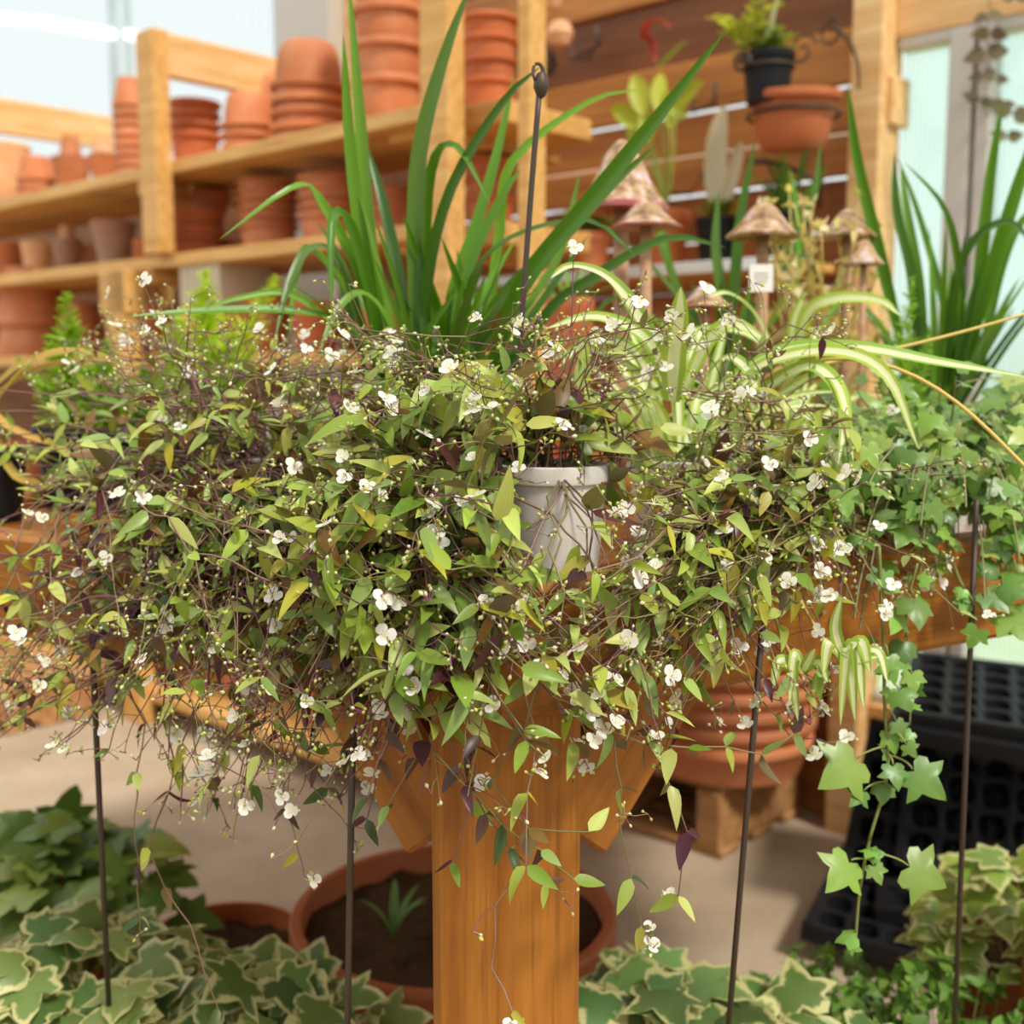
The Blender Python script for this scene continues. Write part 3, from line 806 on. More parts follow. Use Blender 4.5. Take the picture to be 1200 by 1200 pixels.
# iron hooks on the planks
for px, py, s_, lab in ((700, 30, 1, 'dark iron hook on the top plank left of the red bloom'), (838, 95, 1, 'dark iron hook on the planks left of the fern pot'), (785, 200, -1, 'dark iron rod behind the broad yellow leaves'), (668, 45, -1, 'dark iron hook nearest the timber post')):
    h0 = on_wall(px, py, CW - 0.05); mb = MB()
    tube(mb, [h0, h0 - UP * 0.05, h0 - UP * 0.05 - WD * 0.06 * s_ - UP * 0.01, h0 - UP * 0.01 - WD * 0.08 * s_ + WN * 0.03], 0.005, 0.005, (1, 1, 1), 6)
    tag(mb.build('wall_hook', M['iron'], loc=h0), lab, 'hook')
# red bloom on a bracket
p0 = on_wall(765, 25, CW - 0.10); o = empty('red_bloom', tuple(p0), 'drooping red bloom with a green leaf hung high on the planks', 'flower'); mb = MB()
ribbon(mb, bez([p0, p0 + WD * -.03 - UP * .03, p0 - UP * .10 + WD * .01], 8), 0.035, (0.42, 0.05, 0.03), fold=.4); ribbon(mb, bez([p0, p0 + WD * .03, p0 - UP * .03 + WD * .05], 8), 0.02, (0.42, 0.05, 0.03)); mb.build('petals', M['soft'], o)
mb = MB(); ribbon(mb, bez([p0 - UP * .11 + WD * .02, p0 - UP * .09 + WD * .05, p0 - UP * .06 + WD * .10], 7), 0.02, (0.30, 0.40, 0.08)); mb.build('leaf', M['soft'], o)
# pale trinkets by the post
for px, py, sz, lab in ((648, 14, 0.028, 'pale round ornament hanging above another beside the timber post'), (656, 58, 0.035, 'pale shell-like ornament hanging under the round one by the post'), (640, 90, 0.03, 'dark ornament hanging lowest beside the timber post')):
    p0 = on_wall(px, py, CW - 0.2); mb = MB(); pr = [(0.002, 0), (sz * .7, sz * .3), (sz, sz), (sz * .7, sz * 1.7), (0.004, sz * 2)]
    lathe(mb, pr, 18, flute=lambda a, z: 0.08 * math.sin(7 * a)); o = tag(mb.build('hanging_ornament', M['iron'] if 'dark' in lab else M['terrap']), lab, 'ornament'); o.location = Vector(p0)
# hanging string of brown dried leaf shapes before the right window
gx = [(1158, 18, .020), (1160, 38, .026), (1156, 62, .032), (1152, 88, .020), (1166, 92, .020), (1148, 118, .026), (1176, 122, .018), (1186, 132, .034), (1180, 162, .024), (1190, -4, .025)]
p0 = on_wall(1160, -20, 2.40); o = empty('leaf_garland', tuple(p0), 'hanging string of brown dried leaf shapes before the right window', 'garland')
mb = MB(); tube(mb, [on_wall(1160, -22, 2.415), on_wall(1158, 60, 2.385), on_wall(1170, 170, 2.385)], 0.0008, 0.0008, (0.25, 0.22, 0.16), 3); mb.build('string', M['iron'], o)
for px, py, sz in gx:
    mb = MB(); c = on_wall(px, py, 2.38 + R(-.015, .01)); sz *= 1.5
    for s_ in (-1, 1): put(mb, LANCES[1], c, unit(np.array([s_ * 0.9, 0, R(-.3, .4)])), np.array([0, -1, R(-.1, .35)]), sz, jit((0.13, 0.10, 0.045), .2), 1.7)
    mb.build('dried_leaf', M['soft'], o)
# glowing bars imitating light streaks reflected in the left window glass
for px, py, qx, qy, lab in ((-60, 14, 32, 24, 'glowing bar imitating a glass reflection, nearest the left edge, high by the window'), (42, 24, 132, 40, 'glowing bar imitating a glass reflection, middle of the run by the left window'), (150, 40, 212, 54, 'glowing bar imitating a glass reflection, ending the run by the left window')):
    mb = MB(); a, b = on_wall(px, py, 2.32), on_wall(qx, qy, 2.32); tube(mb, [a, b], 0.02, 0.02, (1, 1, 1), 10); tag(mb.build('reflection_streak', streak_mat, loc=(a + b) / 2), lab, 'reflection')

# ================================================================ potted plants on the table
def nursery(root, x, y, z, r, h, mat, seg=40, soil=True, name='pot'):
    mb = MB(); lathe(mb, pot_profile(r, h, 'nursery'), seg, at=(x, y, z), flute=lambda a, zz: 0.006 * (1 if math.sin(12 * a) > 0.75 else 0) if zz < h * 0.8 else 0)
    mb.build(name, M[mat], root)
    if soil:
        mb = MB(); lathe(mb, [(0.002, h * 0.9), (r * 0.5, h * 0.91), (r * 0.91, h * 0.88)], 20, at=(x, y, z)); mb.build('soil', M['soil'], root)

VG = [((0.350, 0.440, 0.060), 5), ((0.205, 0.310, 0.040), 4), ((0.47, 0.55, 0.14), 3.8), ((0.50, 0.48, 0.05), 1), ((0.27, 0.37, 0.10), 3),
      ((0.22, 0.12, 0.025), 1.3), ((0.12, 0.035, 0.045), 0.6), ((0.36, 0.33, 0.05), 1.2)]
VGc = [c for c, _ in VG]; VGw = np.array([w for _, w in VG]) / sum(w for _, w in VG)
BUDC = [(0.52, 0.56, 0.12), (0.62, 0.60, 0.25), (0.72, 0.68, 0.45), (0.45, 0.50, 0.10)]
STC = [(0.20, 0.10, 0.075), (0.26, 0.15, 0.11), (0.16, 0.06, 0.06), (0.22, 0.18, 0.07)]
PURP = (0.22, 0.05, 0.16)
# one flower, copied: three rounded white petals round a tuft of yellow stamens
def flower_meshes():
    out = []
    for v in range(3):
        mb = MB()
        pr = lambda u: 0.52 * (math.sin(PI * u ** 0.9) ** 0.6) * (0.75 + 0.5 * u)
        tp = lance(6, prof=pr, fold=(0.10, 0.25, -0.1)[v], curl=(0.05, -0.15, 0.2)[v])
        for k in range(3):
            a = 2 * PI * k / 3 + R(-.15, .15); d = np.array([math.cos(a), math.sin(a), 0.12 + 0.2 * v])
            put(mb, tp, (0, 0, 0), d, (-d[0] * .2, -d[1] * .2, 1), 0.0088, (0.90, 0.89, 0.85))
        o = mb.build('flower', M['petal'])
        ms = MB()
        for k in range(6):
            a = 2 * PI * k / 6; tip = np.array([math.cos(a) * 0.0022, math.sin(a) * 0.0022, 0.0042])
            tube(ms, [(0, 0, 0), tip], 0.0002, 0.0002, (0.9, 0.88, 0.7), 3, False); lathe(ms, [(0.0001, -0.0004), (0.0006, 0), (0.0001, 0.0005)], 5, (0.75, 0.52, 0.05), tip)
        q = ms.build('stamens', M['bud']); out.append((o.data, q.data)); bpy.data.objects.remove(o); bpy.data.objects.remove(q)
    return out
FLW = flower_meshes()
_bv = []
for i in range(3):
    zz = (-1, 0.1, 1)[i]; rr = (0.25, 1.0, 0.25)[i]
    for k in range(6): _bv.append((0.78 * rr * math.cos(k * PI / 3), 0.78 * rr * math.sin(k * PI / 3), zz))
BUD = (np.array(_bv), [(i * 6 + k, i * 6 + (k + 1) % 6, i * 6 + 6 + (k + 1) % 6, i * 6 + 6 + k) for i in range(2) for k in range(6)] + [tuple(range(6))[::-1], tuple(range(12, 18))])
def bud(mb, p, d, size):
    V, Fc = BUD; fr = frame(d, rdir()); S = V * size * 0.5; S = S[:, [0, 2, 1]]
    mb.add(S @ fr + p, Fc, jit(random.choice(BUDC), .15))

GAP = [(606, 688, 552, 668)]                              # where the white pot stays uncovered
POTA = None
def clear(p, Ymax):
    if POTA is not None:                                   # an opening in the growth above and before the bare pot front
        dy = POTA[1] - .03 - p[1]
        if dy > 0 and -.060 < p[0] - POTA[0] - .8 * dy < .066 and .862 < p[2] - 1.5 * dy < .960 and random.random() < .6: return False
    px, py = proj(p)
    for a, b, c, d in GAP:
        if a < px < b and c < py < d and p[1] < Ymax: return False
    return True
class Veil:
    def __init__(s, label, potpos, pr, ph):
        s.root = empty('bridal_veil_plant', (potpos[0], potpos[1], ZS), label, 'potted plant', None)
        s.pot = np.array([potpos[0], potpos[1], ZS]); s.r = pr; s.h = ph
        nursery(s.root, potpos[0], potpos[1], ZS + 0.001, pr, ph, 'white')
        s.st = MB(); s.lf = MB(); s.bd = MB(); s.fl = []; s.nb = 0
    def leaf(s, p, d, size, dark=0.0):
        if not clear(p + unit(d) * size * 0.6, s.pot[1] + 0.02): return
        c = VGc[rng.choice(len(VGc), p=VGw)]
        if random.random() < dark: c = random.choice([(0.085, 0.028, 0.04), (0.10, 0.05, 0.035), (0.06, 0.10, 0.025)])
        nrm = unit(np.array([R(-.55, .55), R(-.9, .15), R(0.25, 1.0)]))
        put(s.lf, random.choice(LANCES), p, d, nrm, size, jit(c, .2), R(0.85, 1.1))
    def spray(s, p, d, n, L, flo):
        """thin forked flower stalk with paired buds."""
        if not clear(p, s.pot[1] + .05): return
        d = unit(d); q = p + d * L * R(.6, 1) + UP * R(-.2, .6) * L
        pts = bez([p, p + d * L * .5 + UP * .2 * L, q], 5); tube(s.st, pts, 0.00055, 0.0004, random.choice([(0.24, 0.20, 0.07), (0.20, 0.08, 0.09)]), 3, False)
        ends = [q]
        if n > 1:
            for k in range(n - 1):
                a = pts[random.choice([2, 3, 4])]; e = a + unit(d + rdir() * .8) * L * R(.3, .6); ends.append(e); tube(s.st, [a, (a + e) / 2 + rdir() * .002, e], 0.0005, 0.0003, (0.26, 0.20, 0.09), 3, False)
        for e in ends:
            for k in range(random.choice([1, 1, 2, 2, 3])):
                pd = unit(rdir() + UP * R(-.5, .5)); b = e + pd * R(0.003, 0.009)
                tube(s.st, [e, b], 0.0005, 0.0005, PURP if random.random() < .6 else (.3, .32, .1), 3, False)
                bud(s.bd, b, pd, R(0.0028, 0.0045)); s.nb += 1
            if random.random() < flo and clear(e, s.pot[1] + 0.05): s.fl.append(e + rdir() * 0.003)
    def stem(s, T, leaf=1.0, nodes=None, dark=0.0, flo=0.35, sz=(0.022, 0.042), thick=0.0011, S=None, arch=None, leaf_from=0.22, pts=None, spr=None, fringe=0):
        T = np.asarray(T, float)
        spr = (.17 if leaf > .6 else .5) if spr is None else spr
        if pts is None:
            if S is None:
                an = R(0, 2 * PI); rr = s.r * math.sqrt(random.random()) * 1.3
                S = s.pot + np.array([rr * math.cos(an), rr * math.sin(an), s.h * 0.9])
            hor = T - S; hor[2] = 0; L = np.linalg.norm(T - S)
            top = max(S[2], T[2]) + (R(-0.02, 0.018) if arch is None else arch)
            sidew = np.array([hor[1], -hor[0], 0]) * R(-.5, .5)
            C1 = S + hor * R(.1, .35) + sidew; C1[2] = top
            C2 = S + hor * R(.55, .85) + sidew * R(0, 1); C2[2] = max(T[2], top - R(0.0, .03) if T[2] > .84 else .90 + (T[2] - .90) * R(-.1, .35))
            if fringe:
                sg = fringe if isinstance(fringe, int) and abs(fringe) == 1 and fringe is not True else random.choice([-1, 1])
                px, py = proj(T); ep = P(px + R(50, 190) * sg, R(640, 700), edgeY(px + 100 * sg, 670, -.03)); pts0 = bez([S, S + (ep - S) * .5 + UP * R(.02, .06), ep + UP * .06, ep, (ep + T) / 2 + UP * R(.0, .03), T], 44)
            else: pts0 = bez([S, C1, C2, T], 40)
            if not all(clear(q_, s.pot[1] + .03) for q_ in pts0[4:]) and random.random() < .985: return
        else: pts0 = np.asarray(pts, float)
        seg = np.r_[0, np.cumsum(np.linalg.norm(np.diff(pts0, axis=0), axis=1))]; tot = seg[-1]
        nn = nodes or max(3, int(tot / R(0.034, 0.052)))
        us = np.linspace(0, tot, nn + 1)
        kn = np.column_stack([np.interp(us, seg, pts0[:, j]) for j in range(3)])
        if nn > 2: kn[1:-1] += rng.normal(size=(nn - 1, 3)) * 0.0045
        fine = []
        for i in range(nn):
            m = (kn[i] + kn[i + 1]) / 2 + rdir() * 0.002
            fine += [kn[i], m]
        fine.append(kn[-1]); fine = np.array(fine)
        tube(s.st, fine, thick, thick * 0.55, jit(random.choice(STC), .2), 4, False)
        for i in range(1, nn + 1):
            u = i / nn
            if u < leaf_from: continue
            t = unit(kn[i] - kn[i - 1]); sd = unit(np.cross(t, rdir()))
            if random.random() < leaf * (1.0 if u < .8 else .65):
                d = unit(t * R(.2, 1.0) + sd * R(.5, 1.1) + np.array([0, -.2, -.12]))
                s.leaf(kn[i], d, R(*sz) * (1.08 - .35 * u), dark)
                if random.random() < .65 * leaf: s.leaf(kn[i], unit(t * .4 - sd + UP * -.3), R(*sz) * (.9 - .3 * u), dark)
            if u > .5 and random.random() < spr:
                s.spray(kn[i], unit(t * .8 + rdir() * .7 + UP * .25), random.choice([1, 2, 2, 3]), R(.022, .05), flo)
        if random.random() < (.45 if leaf > .6 else 1): s.spray(kn[-1], unit(kn[-1] - kn[-2]), random.choice([1, 2, 3]), R(.02, .045), flo * 1.5)
    def done(s):
        s.st.build('stems', M['stem'], s.root); s.lf.build('leaves', M['veil'], s.root)
        random.shuffle(s.fl)
        for p in s.fl[:95]:
            a, b = random.choice(FLW); f = bpy.data.objects.new('flower', a); COL.objects.link(f); f.parent = s.root
            f.location = Vector(p) - s.root.location
            dr = Vector((R(-.8, .8), R(-1.0, .1), R(.25, 1.0))).normalized(); f.rotation_euler = dr.to_track_quat('Z', 'Y').to_euler(); k = R(.7, 1.05); f.scale = (k, k, k)
            g = bpy.data.objects.new('stamens', b); COL.objects.link(g); g.parent = f
        o = s.bd.build('buds', M['bud'], s.root); o['kind'] = 'stuff'
        print('veil', len(s.fl), s.nb, len(s.lf.f))
def box_targets(boxes, n):
    w = np.array([b[6] for b in boxes], float); w /= w.sum(); out = []
    for i in range(n):
        b = boxes[rng.choice(len(boxes), p=w)]
        px, py, off = R(b[0], b[1]), R(b[2], b[3]), R(b[4], b[5]); out.append(P(px, py, edgeY(px, py, off)))
    return out
def on_table(px, off):
    Y = edgeY(px, 560, off); return (ray(px, 560)[0] * Y, Y)

POTA = on_table(648, 0.125)
# left plant, spilling far over the left edge
v1 = Veil('bridal veil plant with white flowers spilling over the left table edge, its pot buried', on_table(285, 0.15), 0.055, 0.10)
for T in box_targets([(0, 440, 440, 620, -.06, .22, 5), (-40, 250, 480, 640, -.06, .15, 2), (150, 450, 560, 720, -.10, .02, 5), (-60, 200, 620, 800, -.13, -.02, 1.6), (40, 430, 700, 830, -.12, -.01, 3.6)], 210):
    v1.stem(T, leaf=.85, sz=(0.023, 0.042), flo=.25)
for T in box_targets([(80, 440, 385, 480, -.02, .25, 1)], 60): v1.stem(T, leaf=.40, sz=(0.016, 0.028), flo=.30, leaf_from=.4)
for T in box_targets([(-30, 400, 740, 880, -.13, -.03, 1.6), (180, 420, 840, 950, -.10, -.03, .7)], 78): v1.stem(T, leaf=.5, dark=.25, flo=.3, leaf_from=.35, sz=(0.022, 0.038), fringe=1 if random.random() < .75 else -1)
for px, pl in ((165, [(150, 800), (158, 870), (165, 940), (160, 1010), (164, 1075)]), (190, [(195, 790), (196, 860), (188, 930), (186, 1000), (205, 1060), (240, 1110), (255, 1180)]), (20, [(100, 640), (40, 690), (0, 760), (-20, 800)])):
    v1.stem((0, 0, 0), leaf=.9, dark=.5, flo=.1, pts=bez([v1.pot + UP * .09] + [P(a, b, edgeY(a, 700, -.05)) for a, b in [(px, 640)] + pl], 30) if False else np.vstack([bez([v1.pot + UP * .09, v1.pot + UP * .14 + np.array([-.05, -.06, 0]), P(pl[0][0], pl[0][1] - 120, edgeY(pl[0][0], 700, -.04)), P(*pl[0], edgeY(pl[0][0], 700, -.05))], 20)[:-1], np.array([P(a, b, edgeY(a, 700, -.05)) for a, b in pl])]))
for k in range(22):
    a = (R(190, 400), R(620, 710)); b = (R(-60, 110), R(640, 880)); m = ((a[0] + b[0]) / 2, (a[1] + b[1]) / 2 - R(-5, 30))
    pa_, pm_, pb_ = [P(q_[0], q_[1], edgeY(q_[0], 700, o_)) for q_, o_ in ((a, -.03), (m, -.06), (b, R(-.12, -.05)))]
    v1.stem(pb_, leaf=.8, dark=.25, flo=.4, sz=(.022, .036), spr=.35, leaf_from=.3, thick=.0012, pts=np.vstack([bez([v1.pot + UP * .09, v1.pot + UP * .13, pa_ + UP * .04, pa_], 12)[:-1], bez([pa_, pm_, pb_], 16)]))
v1.done()
# centre back plant: the fullest, behind and left of the bare white pot
v2 = Veil('bridal veil plant massed over the front table corner, left of the bare white pot', on_table(508, 0.13), 0.058, 0.105)
for T in box_targets([(370, 600, 450, 600, -.06, .12, 4), (350, 600, 560, 720, -.10, .0, 4.5), (340, 600, 680, 800, -.10, -.01, 3.2), (440, 590, 760, 860, -.09, -.02, .9)], 150):
    v2.stem(T, leaf=.95, sz=(0.036, 0.060), flo=.22)
for T in box_targets([(400, 600, 385, 480, -.02, .2, 1)], 34): v2.stem(T, leaf=.3, sz=(0.018, 0.03), flo=.16, leaf_from=.4)
for T in box_targets([(300, 470, 780, 950, -.09, -.03, 2), (420, 600, 840, 960, -.08, -.03, .5)], 36): v2.stem(T, leaf=.7, dark=.4, flo=.25, leaf_from=.4, sz=(0.026, 0.040), fringe=1)
for pl in ([(500, 800), (530, 900), (585, 985), (640, 1035)], [(545, 800), (548, 900), (548, 985), (530, 1010)], [(420, 800), (445, 880), (430, 960)], [(340, 800), (330, 900), (335, 980), (350, 1000)], [(440, 760), (510, 870), (590, 960), (672, 1030)]):
    v2.stem((0, 0, 0), leaf=1.0, dark=.5, flo=.15, sz=(.026, .040), pts=np.vstack([bez([v2.pot + UP * .09, v2.pot + UP * .13 + np.array([0, -.07, 0]), P(pl[0][0], 660, edgeY(pl[0][0], 700, -.05)), P(*pl[0], edgeY(pl[0][0], 700, -.045))], 20)[:-1], np.array([P(a, b, edgeY(a, 700, -.04)) for a, b in pl])]))
for T in box_targets([(560, 800, 690, 800, -.10, -.03, 2.2), (600, 790, 780, 880, -.09, -.03, 1)], 46): v2.stem(T, leaf=.9, sz=(.034, .054), flo=.22, leaf_from=.3, fringe=-1)
for T in box_targets([(400, 590, 660, 800, -.11, -.03, 2.2), (440, 580, 790, 870, -.09, -.03, .7)], 30): v2.stem(T, leaf=.95, sz=(.036, .058), flo=.15, leaf_from=.3, fringe=random.choice([-1, 1]))
v2.done()
# the small white pot in the gap
v3 = Veil('bridal veil plant in the bare-fronted white pot at the table corner', on_table(648, 0.125), 0.051, 0.105)
for T in box_targets([(560, 780, 440, 560, -.06, .14, 5), (680, 800, 540, 700, -.08, .06, 2.5), (560, 820, 675, 800, -.09, -.01, 4.2)], 190):
    v3.stem(T, leaf=.85, sz=(0.033, 0.056), flo=.22)
for T in box_targets([(590, 790, 370, 470, -.02, .2, 1)], 40): v3.stem(T, leaf=.3, sz=(0.018, 0.028), flo=.16, leaf_from=.4)
for T in box_targets([(590, 800, 780, 880, -.08, -.03, 1)], 22): v3.stem(T, leaf=.6, flo=.3, leaf_from=.4, fringe=-1, sz=(.026, .042))
for pl in ([(600, 760), (640, 850), (630, 930), (610, 1000), (580, 1080), (560, 1150), (600, 1185)], [(640, 780), (600, 870), (575, 930), (630, 965), (690, 975)], [(700, 800), (740, 880), (720, 960), (740, 1010), (752, 1085)], [(710, 760), (790, 930), (800, 1000), (795, 1050)], [(650, 760), (720, 860), (780, 880), (930, 860)]):
    v3.stem((0, 0, 0), leaf=1.0, dark=.15, flo=.35, sz=(0.030, 0.044), pts=np.vstack([bez([v3.pot + UP * .09, v3.pot + UP * .13 + np.array([0.01, -.07, 0]), P(pl[0][0], 680, edgeY(pl[0][0], 700, -.06)), P(*pl[0], edgeY(pl[0][0], 700, -.05))], 20)[:-1], np.array([P(a, b, edgeY(a, 700, -.05)) for a, b in pl])]))
v3.done()
# right plant
v4 = Veil('bridal veil plant on the right table edge beside the green ivy', on_table(880, 0.14), 0.055, 0.10)
for T in box_targets([(740, 940, 480, 610, -.06, .06, 3.5), (720, 960, 560, 700, -.08, .0, 4), (690, 980, 660, 800, -.09, -.01, 3.2)], 145):
    v4.stem(T, leaf=.72, sz=(0.027, 0.045), flo=.22)
for T in box_targets([(760, 1000, 395, 500, -.03, .12, 1)], 24): v4.stem(T, leaf=.3, sz=(0.018, 0.026), flo=.2, leaf_from=.45)
for T in box_targets([(940, 1130, 540, 720, -.08, .02, 2), (720, 960, 760, 900, -.09, -.03, 1.7)], 56): v4.stem(T, leaf=.45, flo=.3, leaf_from=.4, sz=(0.024, 0.038), fringe=-1 if proj(T)[1] > 740 else 0)
for T in box_targets([(640, 830, 690, 800, -.10, -.03, 2), (680, 840, 780, 880, -.09, -.03, 1)], 44): v4.stem(T, leaf=.8, sz=(.028, .044), flo=.25, leaf_from=.3, fringe=1)
v4.done()

# ---- strap-leaved plants
GR = [(0.075, 0.19, 0.008), (0.10, 0.24, 0.010), (0.05, 0.135, 0.008), (0.14, 0.29, 0.02), (0.09, 0.18, 0.025)]
def px_leaf(mb, pts, Y, width, col, fold=0.2, wander=0.0, n=16, shape='strap', tipc=None):
    """a blade from its base through bends to its tip; Y is its distance at the base and at the tip."""
    y0, y1 = Y if isinstance(Y, tuple) else (Y, Y)
    m = len(pts); P3 = [P(px, py, y0 + (y1 - y0) * i / (m - 1)) for i, (px, py) in enumerate(pts)]
    # Catmull-Rom through the points
    P3 = [2 * P3[0] - P3[1]] + P3 + [2 * P3[-1] - P3[-2]]; out = []
    for i in range(1, m):
        a, b, c, d = P3[i - 1:i + 3]
        for t in np.linspace(0, 1, max(4, n // (m - 1)), endpoint=(i == m - 1)):
            out.append(0.5 * (2 * b + (c - a) * t + (2 * a - 5 * b + 4 * c - d) * t * t + (3 * b - a - 3 * c + d) * t ** 3))
    out = np.array(out)
    mid = out[len(out) // 2]; toward = unit(CAM - mid) * 0.7 + UP * 0.6 + rdir() * 0.3
    ribbon(mb, out, width, col, tipc, fold, shape, toward)
def strap_fill(mb, base, n, L, width, spread, cols=GR, lean=(0, 0), droop=0.5, rb=0.03):
    for k in range(n):
        a = R(0, 2 * PI); tl = R(0.1, 1) ** 0.8 * spread
        d = unit(np.array([math.cos(a) * tl + lean[0], math.sin(a) * tl + lean[1], 1.0])); ln = L * R(.55, 1.05)
        h = np.array([d[0], d[1], 0]); p0 = base + np.array([math.cos(a), math.sin(a), 0]) * rb * R(.2, 1)
        ribbon(mb, bez([p0, p0 + d * ln * .55, p0 + d * ln + h * ln * .35 * R(0, 1) - UP * ln * droop * np.linalg.norm(h) * R(.2, 1)], 14), width * R(.7, 1.1), jit(random.choice(cols), .15), fold=.2, up=unit(np.array([-d[0], -d[1] - .4, .5])))
Y1 = 1.28; q = P(508, 470, Y1)
o = empty('strap_leaf_plant', (q[0], q[1], ZS), 'tall dark green strap-leaved plant in a black pot behind the flowers, table centre', 'potted plant')
nursery(o, q[0], q[1], ZS, 0.066, 0.125, 'black'); mb = MB()
LV = [([(452, 450), (430, 330), (410, 180), (402, 40)], (Y1, 1.22), .017), ([(462, 450), (436, 300), (424, 150), (408, -30)], (Y1, 1.25), .017), ([(490, 450), (487, 300), (492, 180), (520, 70), (552, -20)], (Y1, 1.22), .019),
      ([(500, 450), (502, 330), (530, 220), (590, 120), (634, 78)], (Y1, 1.18), .013), ([(570, 450), (610, 340), (690, 240), (770, 140), (852, 34)], (1.26, 1.08), .020), ([(520, 450), (530, 350), (560, 260), (585, 170), (603, 85)], (1.32, 1.35), .015),
      ([(448, 450), (432, 340), (408, 262), (388, 262), (390, 390)], (Y1, 1.16), .014), ([(455, 440), (420, 320), (372, 232), (340, 222), (258, 280)], (Y1, 1.15), .012), ([(440, 440), (400, 310), (365, 292), (340, 330), (322, 400)], (Y1, 1.16), .012),
      ([(445, 450), (420, 370), (390, 320), (360, 292), (345, 330), (338, 400)], (1.3, 1.2), .012), ([(402, 372), (320, 364), (230, 366), (150, 371)], (1.2, 1.12), .011), ([(540, 450), (580, 360), (650, 290), (720, 215), (770, 170)], (1.3, 1.2), .015),
      ([(530, 450), (555, 330), (600, 280), (690, 260), (745, 300)], (1.3, 1.15), .013), ([(505, 450), (498, 330), (505, 200), (535, 172), (575, 240)], (1.32, 1.2), .012), ([(480, 450), (470, 340), (450, 240), (430, 170)], (1.3, 1.36), .015),
      ([(550, 450), (570, 380), (585, 270), (600, 190), (690, 120), (750, 105)], (1.34, 1.3), .012), ([(590, 450), (640, 370), (690, 330), (780, 280), (850, 290)], (1.3, 1.22), .014), ([(515, 450), (545, 330), (590, 230), (610, 200)], (1.3, 1.3), .014),
      ([(430, 440), (405, 350), (395, 300), (372, 260)], (1.3, 1.3), .011), ([(560, 450), (620, 360), (660, 290), (680, 200)], (1.34, 1.36), .014), ([(400, 385), (340, 345), (280, 350), (240, 362)], (1.22, 1.15), .008), ([(470, 445), (455, 380), (425, 345), (395, 365), (372, 420)], (1.25, 1.15), .012)]
for pts, Y, wd in LV: px_leaf(mb, pts, Y, wd, jit(random.choice(GR), .12), .22)
for k in range(26):
    a = R(0, 6.28); b0 = (R(455, 575), 455); t = (b0[0] + R(-70, 130), R(230, 400)); px_leaf(mb, [b0, (b0[0] * .6 + t[0] * .4, b0[1] * .55 + t[1] * .45), t], (R(1.24, 1.34), R(1.18, 1.42)), R(.009, .016), jit(random.choice(GR), .15))
strap_fill(mb, np.array([q[0], q[1], ZS + .12]), 22, 0.26, 0.013, 0.7)
mb.build('leaves', M['strap'], o)

Y2 = 1.62; q = P(1100, 440, Y2)
o = empty('strap_leaf_plant', (q[0], q[1], ZS), 'upright dark green strap-leaved plant before the right window', 'potted plant')
nursery(o, q[0], q[1], ZS, 0.075, 0.12, 'black'); mb = MB()
for pts, Y, wd in [([(1062, 430), (1030, 300), (1004, 190), (993, 100)], (Y2, 1.5), .018), ([(1075, 430), (1068, 330), (1050, 250), (1048, 180)], (Y2, 1.6), .017), ([(1140, 430), (1148, 320), (1160, 210), (1175, 120)], (Y2, 1.55), .017), ([(1130, 430), (1165, 310), (1200, 200), (1230, 120)], (Y2, 1.5), .020),
      ([(1085, 430), (1075, 330), (1062, 250), (1055, 195)], (Y2, 1.7), .018), ([(1120, 430), (1125, 340), (1108, 250), (1060, 190)], (Y2, 1.5), .012), ([(1115, 430), (1105, 360), (1078, 260), (1052, 185)], (Y2, 1.6), .013), ([(1150, 430), (1165, 340), (1190, 270), (1230, 230)], (Y2, 1.6), .015),
      ([(1060, 430), (1020, 370), (990, 350), (960, 390)], (1.6, 1.45), .014), ([(1125, 430), (1140, 360), (1162, 330), (1170, 250)], (1.7, 1.7), .014), ([(1100, 420), (1130, 300), (1180, 260), (1220, 300)], (1.6, 1.5), .012)]:
    px_leaf(mb, pts, Y, wd, jit(random.choice(GR[:3]), .12), .22)
strap_fill(mb, np.array([q[0], q[1], ZS + .1]), 28, 0.30, 0.012, 0.55, GR)
mb.build('leaves', M['strap'], o)
Y3 = 1.70; q = P(835, 420, Y3)
o = empty('strap_leaf_plant', (q[0], q[1], ZS), 'loose green strap-leaved plant between the two toadstool ornaments', 'potted plant')
nursery(o, q[0], q[1], ZS, 0.065, 0.12, 'black'); mb = MB()
for pts, Y, wd in [([(830, 420), (800, 360), (740, 290), (690, 255)], (Y3, 1.5), .020), ([(850, 420), (860, 330), (868, 250), (885, 165)], (Y3, 1.7), .018), ([(845, 420), (845, 350), (838, 290), (842, 225)], (Y3, 1.72), .018), ([(820, 420), (790, 340), (752, 250), (690, 240)], (1.65, 1.5), .012),
      ([(870, 420), (900, 330), (950, 240), (962, 165)], (1.75, 1.8), .015), ([(880, 420), (930, 330), (935, 260), (925, 195)], (1.8, 1.85), .014), ([(835, 420), (790, 330), (770, 255), (740, 220)], (1.75, 1.8), .013), ([(850, 420), (890, 350), (940, 300), (960, 330)], (1.7, 1.6), .012), ([(815, 420), (760, 370), (720, 350), (680, 390)], (1.6, 1.5), .012)]:
    px_leaf(mb, pts, Y, wd, jit(random.choice(GR), .15), .2)
strap_fill(mb, np.array([q[0], q[1], ZS + .1]), 34, 0.24, 0.014, 0.9)
mb.build('leaves', M['strap'], o)

